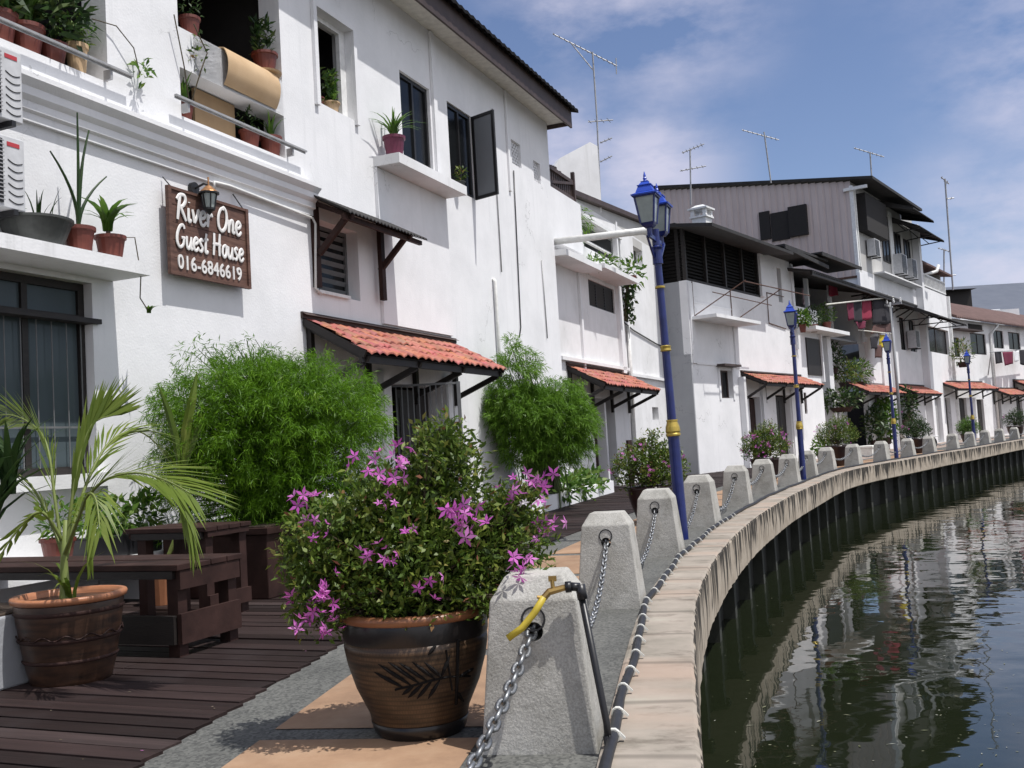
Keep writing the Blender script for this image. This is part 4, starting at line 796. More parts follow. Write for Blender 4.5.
# front: shuttered window box, canopies on frames
m = MB(); m.box(C, 19.0, 22.6, -.018, .42, 10.1, 11.85); part(m, 'window_box', M['inside'], hE); window(C, hE, 23.0, 24.3, 9.2, 11.6, .03, 'darkwood', 'glass', 1)
m = MB(); m.box(C, 24.35, 25.0, .0, .06, 8.3, 11.9); part(m, 'pilaster', M['white'], hE)
window(C, hE, 25.4, 26.6, 8.9, 11.0, .03, 'darkwood', 'glass', 1); window(C, hE, 27.3, 28.5, 8.9, 10.9, .03, 'darkwood', 'glass', 1)
sheetroof(C, hE, 'canopy', 22.9, 27.2, .0, 12.2, 1.6, 11.55, 'darkroof', .03, .2, .02); sheetroof(C, hE, 'canopy', 25.1, 30.6, .0, 11.7, 1.35, 11.02, 'darkroof', .03, .2, .02)
m = MB()
for s in (25.3, 28, 30.4): m.bar(C.P(s, .02, 10.9), C.P(s, 1.3, 10.98), .05); m.bar(C.P(s, .02, 11.6), C.P(s, .6, 10.95), .04); m.bar(C.P(s, 1.3, 10.98), C.P(s, .9, 11.2), .04)
part(m, 'canopy_frame', M['iron'], hE)
m = MB(); m.box(C, 21, 28.5, .002, .5, 8.33, 8.4); part(m, 'ledge', M['plaster_old'], hE)
for (a, b, c, d) in ((19.3, 21, -.04, 2.7), (23.9, 26.6, -.04, 2.8), (24.9, 28.4, 4.8, 6.7)): room(C, hE, a, b, c, d, -.252, 1.4)
window(C, hE, 25.0, 26.2, 4.9, 6.6, -.1, 'darkwood', 'glass', 1); window(C, hE, 26.9, 28.3, 4.9, 6.6, -.1, 'darkwood', 'glassgrey', 1); door(C, hE, 19.5, 20.8, .02, 2.5, -.2); door(C, hE, 24.1, 26.4, .02, 2.6, -.2, 'brownwood')
awning(C, hE, 23.4, 29.0, 3.06, 2.60, .9, .0, 4)
sheetroof(C, hE, 'canopy', 24.4, 31.2, .0, 7.35, 2.0, 6.35, 'darkroof', .03, .2, .02)
m = MB()
for s in (24.6, 27.8, 31.0): m.bar(C.P(s, .02, 6.3), C.P(s, 1.95, 6.3), .05); m.bar(C.P(s, .3, 6.32), C.P(s, .9, 6.8), .04); m.bar(C.P(s, 1.5, 6.32), C.P(s, .9, 6.8), .04)
part(m, 'canopy_frame', M['iron'], hE)
for (sa, sb, zi, zo, no) in ((24.4, 31.2, 7.36, 6.36, 2.0), (22.9, 27.2, 12.2, 11.55, 1.6), (25.1, 30.6, 11.7, 11.02, 1.35)):
    for q_ in (sa, sb): m = MB(); m.prism([C.P(q_, .01, zi-.02), C.P(q_, no, zo-.02), C.P(q_, no, zo-.10), C.P(q_, .01, zi-.30)], C.u*.04); part(m, 'canopy_end', M['darkroof'], hE)
m = MB(); m.tube([C.P(18.6, .06, 7.4), C.P(18.6, .06, 12)], .06, 8); part(m, 'downpipe', M['pvc'], hE)
# ------------------------------------------------------------------ HOUSE F: balcony tower
hF = thing('balcony_house', 'white tower house with railed top balcony and big grey window', 'house', C.P(33, 0, 0))
m = MB(); m.wall(C, 29.65, 36.4, -.05, 8.62, .1, .25, [(30.4, 35.9, 5.05, 6.5), (30.9, 32.4, 0, 2.5), (33.4, 34.8, 0, 2.5)]); part(m, 'wall', M['plaster'], hF)
m = MB(); m.box(C, 29.7, 36.3, -2.6, -2.4, 8.6, 10.2); m.box(C, 36.15, 36.38, -2.4, -.16, 8.65, 10.0); part(m, 'balcony_wall', M['greyclad'], hF); m = MB(); m.box(C, 29.7, 36.3, -2.4, .05, 8.622, 8.68); part(m, 'balcony_floor', M['plaster_grey_and_shaded'], hF)
m = MB(); m.box(C, 29.7, 36.3, .02, .09, 9.38, 9.45); m.box(C, 29.7, 36.3, .02, .09, 8.72, 8.78)
for s in np.arange(29.8, 36.2, .32): m.box(C, s, s+.10, .03, .08, 8.78, 9.38)
part(m, 'balustrade', M['white'], hF)
window(C, hF, 30.4, 35.9, 5.05, 6.5, -.05, 'fascia', 'glass', 1); room(C, hF, 30.3, 36, 4.9, 6.6, -.152, 1.5); room(C, hF, 30.6, 35, -.04, 2.6, -.152, 1.5); door(C, hF, 30.95, 32.35, .02, 2.4, -.1, 'greysteel'); door(C, hF, 33.45, 34.75, .02, 2.4, -.1)
m = MB(); m.prism([C.P(29.5, .35, 9.86), C.P(29.5, .35, 9.97), C.P(29.5, -3, 10.5), C.P(29.5, -3, 10.35)], C.u*7.8); part(m, 'roof', M['redroof'], hF)
m = MB(); m.tube([C.P(29.75, .2, .2), C.P(29.75, .2, 9.2), C.P(30.6, .55, 9.35), C.P(31.3, .7, 9.5), C.P(31.4, .8, 9.85)], .09, 8); part(m, 'downpipe', M['pvc'], hF, smooth=True)
m = MB(); m.box(C, 36.2, 36.45, .102, .25, 0, 8.6); part(m, 'pilaster', M['white'], hF)
# ------------------------------------------------------------------ HOUSE G: low house with a red roof
G = Fr(C.P(36.5, .0, 0), 44)
hG = thing('low_red_roof_house', 'low white house under a weathered red roof, laundry hung from its wall', 'house', G.P(10, 0, 0))
gh = [(.35, 1.6, 5.0, 6.2), (3.5, 6.2, 5.25, 6.6), (7.7, 9.6, 5.75, 6.95), (10.6, 13.0, 5.75, 6.95), (.6, 1.9, 0, 2.5), (3.6, 4.8, 0, 2.4), (7.0, 8.0, 0, 2.5), (11, 12.2, 0, 2.6)]
m = MB(); m.wall(G, .0, 30, -.05, 7.35, 0, .25, gh); part(m, 'wall', M['plaster_old'], hG)
for (a, b, c, d) in gh: room(G, hG, a-.1, b+.1, max(-.04, c-.1), d+.1, -.252, 1.2)
for (a, b, c, d) in gh[:4]: window(G, hG, a, b, c, d, -.06, 'darkwood', 'glass', 1)
for (a, b, c, d) in gh[4:]: door(G, hG, a, b, .02, d-.05, -.15)
m = MB(); m.box(G, 3.3, 5.6, .005, .06, 6.8, 7.15); part(m, 'vent_panel', M['inside'], hG); m = MB(); m.box(G, .2, 4.2, .002, .6, 6.62, 6.69); part(m, 'window_hood', M['fascia'], hG)
sheetroof(G, hG, 'roof', .0, 31, .55, 7.38, -4.6, 9.7, 'redroof', .08, .3, .05)
m = MB(); m.tube([G.P(6.9, .1, .3), G.P(6.9, .1, 6.6), G.P(7.5, .4, 7.2)], .08, 8); part(m, 'downpipe', M['pvc'], hG, smooth=True)
awning(G, hG, -3.2, 3.6, 3.40, 2.95, 1.0, .42, 4); awning(G, hG, 6.5, 11.5, 3.05, 2.6, 1., .02, 4); awning(G, hG, 10.6, 16, 3.62, 3.15, 1., .03, 3)
def bxp(m, Y0, Y1, x0, x1, y0, y1):
    a_ = atY(x0, y0, Y0); b_ = atY(x1, y1, Y0); m.box(W0, a_.x, b_.x, Y0, Y1, min(a_.z, b_.z) if y1 < 1e3 else 0, max(a_.z, b_.z))
hH = thing('roof_terrace_house', 'white block with flat terrace walls behind the red roof', 'house', atY(990, 420, 86))
m = MB(); bxp(m, 84, 92, 940, 1030, 340, 316); bxp(m, 82, 90, 997.5, 1019, 340, 308.5); bxp(m, 85, 92, 962, 1000, 340, 309); part(m, 'wall', M['plaster'], hH)
m = MB(); bxp(m, 80, 86, 946, 971, 308, 290); part(m, 'dark_shed', M['darkwood'], hH); m = MB(); bxp(m, 79, 87, 944, 977, 290, 288); part(m, 'shed_roof', M['darkroof'], hH)
hI = thing('distant_hall', 'long distant hall with a plain blue-grey roof behind the white block', 'hall', atY(1000, 420, 120))
m = MB(); bxp(m, 122, 160, 925, 1150, 420, 330); part(m, 'wall', M['plaster_grey_and_shaded'], hI)
a_ = atY(925, 332, 118); b_ = atY(925, 288.5, 140); c_ = atY(1160, 318, 118)
m = MB(); m.prism([(a_.x, 118, a_.z), (a_.x, 118, a_.z+.3), (a_.x, 140, b_.z), (a_.x, 162, a_.z+.3), (a_.x, 162, a_.z)], (60, 0, 0)); part(m, 'roof', M['farroof'], hI)

# ------------------------------------------------------------------ plants
def pot_mesh(r, h, parent, mat, rim=True, taper=.72):
    m = MB(); m.lathe([(r*taper, 0), (r*.97, h*.85), (r*1.0, h*.86), (r*1.08, h*.87), (r*1.08, h), (r*.98, h), (r*.95, h*.9)], ORG[parent.name], 20, False); p = m.build('pot', mat, parent, smooth=False)
    m = MB(); m.lathe([(.001, h*.9), (r*.955, h*.9)], ORG[parent.name], 20, False); m.build('soil', M['soil'], p); return p
def blade_leaves(c, n, L, w, lean, base=.04, k=5, rs=None):
    """arching strap leaves rising from c: returns MB"""
    m = MB(); rs = rs or rng
    for i in range(n):
        a = rs.random()*2*math.pi; l = L*(.6+.4*rs.random()); ln = lean*(.4+.9*rs.random()); hd = Vector((math.cos(a), math.sin(a), 0)); sd = Vector((-math.sin(a), math.cos(a), 0)); b0 = Vector(c)+hd*base*rs.random(); V = []
        for j in range(k+1):
            t = j/k; p = b0+hd*(l*ln*t*t)+Vector((0, 0, l*(t-.45*ln*t*t*t))); ww = w*(1-t**2.2)*.5+.001; V += [p+sd*ww, p-Vector(hd)*ww*.25, p-sd*ww]
        b = len(m.v); m.v += V
        for j in range(k): q = b+3*j; m.f += [(q, q+1, q+4, q+3), (q+1, q+2, q+5, q+4)]
    return m
def mb_leaf(m, name, mat, parent):
    o = m.build(name, mat, parent); a = o.data.attributes.new('rnd', 'FLOAT', 'POINT'); x = np.array([v.co[:] for v in o.data.vertices]); a.data.foreach_set('value', np.clip(.45+.25*np.sin(x[:, 0]*31+x[:, 1]*17+x[:, 2]*9)+.1*rng.normal(size=len(x)), 0, 1).astype(np.float32)); return o
def bush_leaves(c, rad, n, L, w, mat, parent, up=.5, name='leaves'):
    d = rdir(n, .1); rr = rng.random(n)**.4; P = np.array(c)+d*rr[:, None]*np.array(rad); return leaf_obj(name, mat, P, d*.7+rdir(n, up)*.8, L*(.7+.6*rng.random(n)), w, parent=parent, droop=.15)
def potted(loc, r, h, potmat, kind, label, mat='leaf_dark', L=.3, n=16, group='potted plants on the guest house openings', w=.035, lean=.5):
    t = thing('potted_plant', label, 'potted plant', loc, group); pot_mesh(r, h, t, M[potmat]); c = Vector(loc)+Vector((0, 0, h*.9))
    if kind == 'spiky': mb_leaf(blade_leaves(c, n, L, w, lean), 'leaves', M[mat], t)
    elif kind == 'bushy': bush_leaves(c+Vector((0, 0, L*.55)), (L*.55, L*.55, L*.6), n*8, L*.28, L*.09, M[mat], t)
    elif kind == 'upright':
        for k in range(3):
            q = c+Vector((rng.normal()*r*.3, rng.normal()*r*.3, 0)); nn = n*3; P = np.array(q)+np.stack([rng.normal(size=nn)*.02, rng.normal(size=nn)*.02, rng.random(nn)*L], 1); leaf_obj('leaves', M[mat], P, rdir(nn, .9), L*.32, L*.10, parent=t)
    return t
UP = 'upper balcony opening of the guest house'
z = 4.87
pots1 = [(-16.16, .14, .28, 'terracotta_pot', 'upright', 'leafy plant in a red pot nearest the left edge of the railed opening'), (-15.86, .135, .27, 'terracotta_pot', 'upright', 'dark leafy plant in the second red pot behind the balcony rail'),
         (-15.57, .135, .26, 'terracotta_pot', 'spiky', 'strap-leaved plant in a red pot in front of a grey basin, behind the rail'), (-15.29, .12, .20, 'terracotta_pot', 'bushy', 'small plant in a low red pot near the corner of the railed opening')]
for s, r_, h_, pm_, kd, lb in pots1: potted(A.P(s, -.15, z), r_*1.08, h_*1.05, pm_, kd, lb, 'leaf_dark' if kd != 'spiky' else 'leaf_bright', .62, 30, w=.05)
potted(A.P(-15.72, -.42, z), .15, .3, 'terracotta_pot', 'bushy', 'bushy dark plant at the back between the second and third red pots', 'leaf_dark', .75, 26); potted(A.P(-16.5, -.2, z), .15, .3, 'terracotta_pot', 'bushy', 'bushy dark plant farthest left behind the balcony rail', 'leaf_dark', .7, 26)
potted(A.P(-14.98, -.17, z), .10, .32, 'fabric_yellow' if False else 'mat_tan', 'bushy', 'trailing plant in a tan pot against the right end of the railed opening', 'leaf_bright', .3, 14)
t = thing('grey_basin', 'upturned grey plastic basin behind the strap-leaved balcony plant', 'basin', A.P(-15.36, -.55, z)); m = MB(); m.lathe([(.20, .0), (.20, .30), (.17, .33), (.16, .45), (.12, .47)], ORG[t.name], 18); m.build('tub', M['greysteel'], t)
# trailing sprig and twigs outside
t = thing('trailing_sprig', 'thin trailing sprig hanging on the white wall right of the railed opening', 'plant', A.P(-14.7, .05, 5.4)); m = MB(); pts = [A.P(-14.95, .0, 5.42), A.P(-14.7, .06, 5.43), A.P(-14.5, .08, 5.28), A.P(-14.43, .08, 5.05)]; m.tube(pts, .006, 5); m.build('stem', M['stem'], t); bush_leaves(A.P(-14.40, .1, 5.08), (.10, .05, .12), 40, .09, .03, M['leaf_bright'], t)
potted(A.P(-13.6, -.10, 4.83), .11, .20, 'terracotta_pot', 'spiky', 'small red pot with a green plant at the left of the lower strip', 'leaf_bright', .42, 12)
potted(A.P(-13.42, -.12, 5.80), .11, .24, 'terracotta_pot', 'bushy', 'red pot with reddish sprigs on the left end of the white beam', 'leaf_dark', .25, 10)
potted(A.P(-12.10, -.10, 5.85), .15, .24, 'terracotta_pot', 'upright', 'red pot with a leafy plant on the right end of the white beam', 'leaf_dark', .42, 14)
m = MB(); m.lathe([(.10, 0), (.19, .03), (.2, .05), (.17, .05)], A.P(-12.10, -.10, 5.80), 18); tag(m.build('pot_saucer', M['mat_tan'], None, A.P(-12.1, -.1, 5.8)), 'tan saucer under the red pot at the right end of the white beam', 'saucer')
potted(A.P(-12.05, -.10, 4.83), .13, .24, 'terracotta_pot', 'spiky', 'red pot with pale green plant at the right of the lower strip', 'leaf_bright', .4, 14)
potted(A.P(-12.42, -.13, 4.83), .12, .22, 'terracotta_pot', 'bushy', 'red pot half hidden behind the lower rail beside the cardboard', 'leaf_dark', .25, 8)
m = MB(); m.box(A, -13.25, -12.55, -.27, -.235, 4.84, 5.34); tag(m.build('cardboard_sheet', M['cardboard'], None, A.P(-12.9, -.25, 4.84)), 'brown cardboard sheet standing behind the lower balcony rail', 'cardboard')
m = MB(); pts = []
for i in range(15):
    t_ = i/14; n_ = -.12+.30*math.sin(t_*2.3); zz = 5.83-.50*t_+.04*math.sin(t_*math.pi); pts.append((n_, zz))
pts = [tuple(p_[:2]) for p_ in catmull([(-.33, 5.78, 0), (-.2, 5.835, 0), (.0, 5.825, 0), (.05, 5.79, 0), (.09, 5.68, 0), (.085, 5.55, 0), (.05, 5.45, 0), (.02, 5.40, 0)], 5)]
poly = [A.P(-13.05, n_, zz) for n_, zz in pts]+[A.P(-13.05, n_-.006, zz-.012) for n_, zz in reversed(pts)]; m.prism(poly, A.u*.98); m.v = m.v; tag(m.build('tan_mat', M['mat_tan'], None, A.P(-12.4, 0, 5.8)), 'tan mat draped over the white beam of the balcony opening', 'mat')
t = thing('dry_twig', 'bare dark twigs with few leaves beside the lower balcony rail', 'plant', A.P(-13.7, .05, 4.95)); m = MB(); m.tube([A.P(-13.62, 0, 5.0), A.P(-13.75, .06, 5.35), A.P(-13.9, .08, 5.85)], .007, 5); m.tube([A.P(-13.6, 0, 5.0), A.P(-13.5, .08, 5.4), A.P(-13.42, .1, 5.6), A.P(-13.62, .1, 5.85)], .008, 5); m.build('twig', M['stem'], t); bush_leaves(A.P(-13.55, .09, 5.55), (.12, .05, .25), 26, .08, .03, M['leaf_shrub'], t)
potted(A.P(-10.62, -.12, 5.78), .12, .15, 'mat_tan', 'upright', 'leafy plant in a tan pot on the deep white window sill', 'leaf_bright', .4, 16)
potted(A.P(-10.9, -.16, 5.78), .10, .14, 'terracotta_pot', 'bushy', 'dark plant deeper in the same white window recess', 'leaf_dark', .42, 14)
potted(A.P(-9.5, .21, 5.385), .155, .32, 'purple_pot', 'spiky', 'spiky plant in a purple ribbed pot on the concrete ledge', 'leaf_bright', .52, 36, w=.034, lean=.85)
t = thing('potted_plant', 'small pinkish potted plant on the ledge under the open casement', 'potted plant', A.P(-7.05, .1, 5.52)); pot_mesh(.08, .10, t, M['greypot']); bush_leaves(A.P(-7.05, .1, 5.75), (.10, .08, .14), 60, .08, .03, M['leaf_shrub'], t)
# pots on the canopy slab over the terrace window
zb = 3.05
t = thing('planter_basin', 'wide dark metal basin with sparse stems on the slab above the window', 'planter', A.P(-15.85, .2, zb)); m = MB(); c = ORG[t.name]
m.lathe([(.20, 0), (.285, .21), (.30, .215), (.30, .235), (.27, .235), (.25, .16)], c, 26, False); m.build('basin', M['greypot'], t); m = MB(); m.lathe([(.001, .17), (.26, .17)], c, 22, False); m.build('soil', M['soil'], t)
mb_leaf(blade_leaves(c+Vector((.02, 0, .16)), 7, .42, .018, .5, .16), 'leaves', M['leaf_dark'], t); bush_leaves(c+A.u*-.2+Vector((0, 0, .27)), (.06, .05, .05), 22, .09, .05, M['leaf_bright'], t, name='sprout')
t = thing('potted_plant', 'tall dark strap leaves rising from a red pot beside the dark basin', 'potted plant', A.P(-15.42, .23, zb), 'potted plants on the slab'); pot_mesh(.135, .25, t, M['terracotta_pot']); c = ORG[t.name]; m = MB()
for (ds_, dz, dn) in ((-.02, 1.05, .05), (.16, .95, .0), (.05, .62, .03), (-.34, .62, .06), (.33, .56, .02), (.10, .42, -.05)):
    pts = [c+Vector((0, 0, .22))+A.u*(ds_*q*q)+A.n*(dn*q)+Vector((0, 0, dz*q)) for q in np.linspace(0, 1, 8)]; m.tube(pts, [.0145*(1-(k/8.5)**2)+.002 for k in range(8)], 6, True, 1.0)
mb_leaf(m, 'leaves', M['leaf_dark'], t)
t = thing('potted_plant', 'light green rosette plant in a ribbed red pot at the right end of the slab', 'potted plant', A.P(-15.07, .25, zb), 'potted plants on the slab'); pot_mesh(.13, .23, t, M['terracotta_pot']); c = ORG[t.name]
mb_leaf(blade_leaves(c+Vector((-.02, 0, .28)), 17, .42, .075, .8, .02), 'leaves', M['leaf_bright'], t); m = MB(); m.tube([c+Vector((0, 0, .2)), c+Vector((-.03, 0, .32)), c+Vector((0, 0, .45))], .02, 6); m.tube([c+Vector((0, 0, .22)), c+A.u*.2+A.n*.1+Vector((0, 0, .24)), c+A.u*.24+A.n*.12+Vector((0, 0, -.1)), c+A.u*.24+A.n*.1+Vector((0, 0, -.32)), c+A.u*.33+A.n*.1+Vector((0, 0, -.42))], .006, 5); m.build('stem', M['stem'], t); mb_leaf(blade_leaves(c+A.u*.35+A.n*.1+Vector((0, 0, -.45)), 9, .13, .035, .8, .01), 'offshoot', M['leaf_bright'], t)

# ------------------------------------------------------------------ air conditioners
def ac(F, s0, n0, z0, label, w=.82, d=.32, h=.60, logo=True, group='air conditioners on the walls'):
    t = thing('air_conditioner', label, 'air conditioner', F.P(s0+w/2, n0+d/2, z0), group); m = MB(); m.box(F, s0, s0+w, n0+.03, n0+d, z0, z0+h); m.build('casing', M['ac_grey'], t, bevel=.012)
    g = MB(); g.box(F, s0+.03, s0+w-.22, n0+d+.002, n0+d+.012, z0+.04, z0+h-.04)
    g.build('fan_grille', M['iron'], t)
    g = MB()
    for k in range(16): zz = z0+.06+(h-.12)*k/15; g.box(F, s0+.02, s0+w-.21, n0+d+.012, n0+d+.02, zz, zz+.008)
    g.build('grille_wires', M['greysteel'], t)
    g = MB()
    for k in range(6):
        zz = z0+.07+.065*k; pts = [F.P(s0+w-.165+.14*q, n0+d+.003, zz-.022*math.sin(math.pi*q)*1.0+.01*(1-q)) for q in np.linspace(0, 1, 7)]; g.tube(pts, .0038, 5)
    g.build('vent_slits', M['iron'], t)
    if logo: g = MB(); g.box(F, s0+w-.17, s0+w-.05, n0+d+.001, n0+d+.004, z0+h-.085, z0+h-.05); g.build('red_badge', M['redlogo'], t)
    g = MB(); g.box(F, s0+.1, s0+.14, n0-.02, n0+d+.03, z0-.05, z0-.002); g.box(F, s0+w-.14, s0+w-.1, n0-.02, n0+d+.03, z0-.05, z0-.002); g.build('bracket', M['iron'], t); return t
ac(A, -16.89, .02, 4.02, 'white outdoor air conditioner with red badge, the upper of the pair beside the cornice'); ac(A, -16.89, .02, 3.29, 'white outdoor air conditioner with red badge, the lower of the pair above the slab')
ac(C, 20.0, .02, 9.05, 'small cream air conditioner on the tall clad house under its dark window box', .9, .4, .8, False); ac(C, 24.6, .02, 8.72, 'cream air conditioner left of the pair on the ledge of the tall clad house', 1.1, .45, 1.0, False); ac(C, 26.7, .02, 8.72, 'cream air conditioner right of the pair on the ledge of the tall clad house', 1.1, .45, 1.0, False); ac(C, 26.0, .06, 5.0, 'cream air conditioner low between the two dark windows under the canopy', .9, .45, .9, False)

# ------------------------------------------------------------------ the name board
sg = thing('name_board', 'brown wooden board with white hand lettering River One Guest House on the wall', 'sign', A.P(-13.4, .1, 3.57))
nS = .115; s0, z1 = A.at(167, 185, nS); s1, _ = A.at(246, 208, nS); z0 = A.at(172, 274, nS)[1]; z1 -= .0
m = MB()
for k in range(5): h_ = (z1-z0)/5; m.box(A, s0+.02, s1-.02, nS-.035, nS+.002*rng.normal(), z0+h_*k+.003, z0+h_*(k+1)-.002)
m.build('board', M['signwood'], sg)
m = MB(); m.box(A, s0-.01, s0+.035, nS-.02, nS+.022, z0, z1); m.box(A, s1-.035, s1+.01, nS-.02, nS+.022, z0, z1); m.box(A, s0+.035, s1-.035, nS-.02, nS+.018, z0, z0+.03); m.box(A, s0+.035, s1-.035, nS-.02, nS+.018, z1-.03, z1); m.build('frame', M['signwood'], sg)
m = MB(); m.tube([A.P(s0+.05, nS, z1), A.P(s0+.05, .02, z1+.11)], .007, 5); m.tube([A.P(s1-.06, nS, z1), A.P(s1-.10, .02, z1+.17)], .007, 5); m.box(A, s0+.1, s0+.15, .002, nS-.036, z0+.1, z0+.15); m.box(A, s1-.15, s1-.1, .002, nS-.036, z0+.1, z0+.15); m.build('hanger', M['iron'], sg)
# brush letters as strokes on a unit grid (x to the right, y up; x-height 1, capitals 1.75)
GL = {
 'R': (1.25, [[(.25, 0), (.32, .9), (.42, 1.72)], [(.05, 1.35), (.35, 1.68), (.85, 1.72), (1.0, 1.38), (.75, 1.0), (.4, .9)], [(.5, .92), (.8, .5), (1.15, .02)]]),
 'i': (.5, [[(.12, .95), (.18, .3), (.28, .05), (.48, .2)], [(.16, 1.32), (.17, 1.33)]]),
 'v': (.85, [[(.05, .95), (.22, .5), (.34, .05)], [(.34, .05), (.6, .55), (.72, .95), (.85, .85)]]),
 'e': (.8, [[(.1, .48), (.5, .55), (.66, .78), (.45, .98), (.2, .8), (.12, .4), (.3, .06), (.56, .06), (.8, .3)]]),
 'r': (.72, [[(.12, .95), (.2, .45), (.2, .02)], [(.2, .55), (.36, .86), (.55, .96), (.68, .8)]]),
 'O': (1.3, [[(.75, 1.70), (.35, 1.5), (.12, .9), (.25, .25), (.62, .02), (1.0, .3), (1.15, .95), (1.0, 1.5), (.7, 1.72), (.62, 1.5)]]),
 'n': (.9, [[(.1, .95), (.16, .5), (.16, .02)], [(.16, .5), (.38, .9), (.6, .9), (.64, .5), (.66, .1), (.88, .15)]]),
 'G': (1.3, [[(1.05, 1.45), (.85, 1.70), (.45, 1.55), (.15, .95), (.2, .35), (.55, .03), (.95, .25), (1.05, .75)], [(.7, .75), (1.18, .78)]]),
 'u': (.9, [[(.1, .95), (.12, .4), (.28, .05), (.5, .15), (.64, .55), (.68, .95)], [(.68, .95), (.68, .3), (.76, .04), (.92, .15)]]),
 's': (.72, [[(.58, .85), (.38, .98), (.16, .80), (.3, .56), (.52, .35), (.4, .05), (.08, .12)]]),
 't': (.6, [[(.26, 1.5), (.22, .7), (.26, .1), (.42, .04), (.58, .2)], [(.02, 1.02), (.52, 1.06)]]),
 'H': (1.35, [[(.2, 1.72), (.24, .9), (.22, .0)], [(1.0, 1.75), (.98, .9), (1.05, .02)], [(.05, .82), (.6, .9), (1.2, .88)]]),
 'o': (.85, [[(.45, .98), (.18, .78), (.14, .3), (.4, .03), (.65, .28), (.66, .75), (.45, .98), (.7, .88), (.85, .9)]]),
 ' ': (.55, [])}
def brush(text, x0, y0, size, wd, slant=.16, xs=1.0):
    m = MB(); x = x0
    for ch_ in text:
        adv, st = GL[ch_]
        for s_ in st:
            pts = catmull([(a, b, 0) for a, b in s_], 5) if len(s_) > 2 else [np.array((a, b, 0.)) for a, b in s_]
            P3 = [A.P(x+(p[0]+p[1]*slant)*size*xs, nS+.012, y0+p[1]*size) for p in pts]
            if len(P3) == 2 and (P3[0]-P3[1]).length < size*.1: P3[1] = P3[0]+Vector((0, 0, size*.06))
            n_ = len(P3); m.tube(P3, [wd*(.85+.25*math.sin(math.pi*k/max(1, n_-1))) for k in range(n_)], 8, True, .38, up=A.n)
        x += adv*size*xs
    return m
brush('River One', s0+.09, z0+.575, .155, .0195, .12, .86*(s1-s0)/1.23).build('lettering', M['lettering'], sg, smooth=False)
brush('Guest House', s0+.08, z0+.29, .140, .0175, .12, .795*(s1-s0)/1.23).build('lettering', M['lettering'], sg, smooth=False)
fc = bpy.data.curves.new('digits', 'FONT'); fc.body = '016-6846619'; fc.size = .215; fc.extrude = .006; fc.offset = .003; fc.space_character = 1.08
fo = bpy.data.objects.new('digits', fc); COL.objects.link(fo); bpy.context.view_layer.update(); me = bpy.data.meshes.new_from_object(fo.evaluated_get(bpy.context.evaluated_depsgraph_get())); bpy.data.objects.remove(fo)
xs_ = [v.co.x for v in me.vertices]; wd_ = max(xs_)-min(xs_); m = MB(); k_ = (s1-s0-.25)/wd_
m.add([A.P(s0+.11+(v.co.x-min(xs_))*k_, nS+.006+v.co.z, z0+.075+v.co.y*.95) for v in me.vertices], [tuple(p.vertices) for p in me.polygons]); m.build('lettering', M['lettering'], sg)
# wall lantern over the board
wl = thing('wall_lantern', 'black wall lantern with a copper cap hanging over the name board', 'lantern', A.P(-13.28, .1, 3.95)); c = A.px(209.5, 211, .22)
m = MB(); lq = c-A.n*.22+Vector((0, 0, .27)); m.tube([lq+A.n*.005, lq+A.n*.05], .065, 14); m.tube([lq+A.n*.05, lq+A.n*.16+Vector((0, 0, .03)), c+Vector((0, 0, .27))], .012, 7); m.build('wall_arm', M['iron'], wl)
m = MB(); m.lathe([(.01, .36), (.008, .27), (.03, .265), (.06, .235), (.10, .20), (.105, .19), (.03, .19)], c, 16); m.build('cap', M['copper'], wl); m = MB()
for k in range(6): a = k*math.pi/3; m.bar(c+Vector((.085*math.cos(a), .085*math.sin(a), .19)), c+Vector((.055*math.cos(a), .055*math.sin(a), .02)), .012)
m.lathe([(.06, .03), (.06, .01), (.03, -.01), (.008, -.04)], c, 12); m.lathe([(.11, .195), (.11, .18), (.08, .175)], c, 12); m.build('cage', M['iron'], wl); m = MB(); m.lathe([(.05, .02), (.078, .185)], c, 12); m.build('glass', M['lampglass'], wl)

# ------------------------------------------------------------------ furniture on the deck
def bench(name, label, s0, s1, n0, n1, h, cat='table', low=True, group=None):
    t = thing(name, label, cat, A.P((s0+s1)/2, (n0+n1)/2, 0), group); m = MB(); k = 4; w_ = (s1-s0+.06)/k
    for i in range(k): m.box(A, s0-.03+w_*i, s0-.03+w_*(i+1)-.008, n0-.05, n1+.03, h-.035, h+.002*rng.normal())
    m.build('table_top', M['brownwood'], t, bevel=.004)
    for n_ in (n0+.05, n1-.09):
        for s in (s0+.01, s1-.08): m = MB(); m.box(A, s, s+.08, n_, n_+.08, .012, h-.037); m.build('leg', M['brownwood'], t)
    m = MB(); m.box(A, s0, s1, n1-.01, n1+.022, h-(.15 if low else .075), h-.038); m.box(A, s0, s1, n1-.01, n1+.022, .09, .27 if low else .2); m.box(A, s0, s1, n0-.022, n0+.01, h-(.15 if low else .075), h-.038); m.build('end_board', M['brownwood'], t)
    m = MB(); m.box(A, s0-.022, s0+.008, n0+.02, n1-.02, h-.085, h-.038); m.box(A, s1-.008, s1+.022, n0+.02, n1-.02, h-.085, h-.038)
    if low: m.box(A, s0-.022, s0+.008, n0+.02, n1-.02, .09, .26)
    m.build('rail', M['darkwood'], t); return t
bench('low_table', 'long low dark wooden table with boarded end, behind the potted palm', -17.22, -16.66, .2, 2.76, .565)
bench('side_table', 'shorter taller dark wooden table beside the bamboo, end plank towards the path', -16.1, -15.62, 1.35, 2.05, .70, 'table', False)
m = MB(); m.box(A, -16.55, -16.05, 2.12, 2.40, .26, .30)
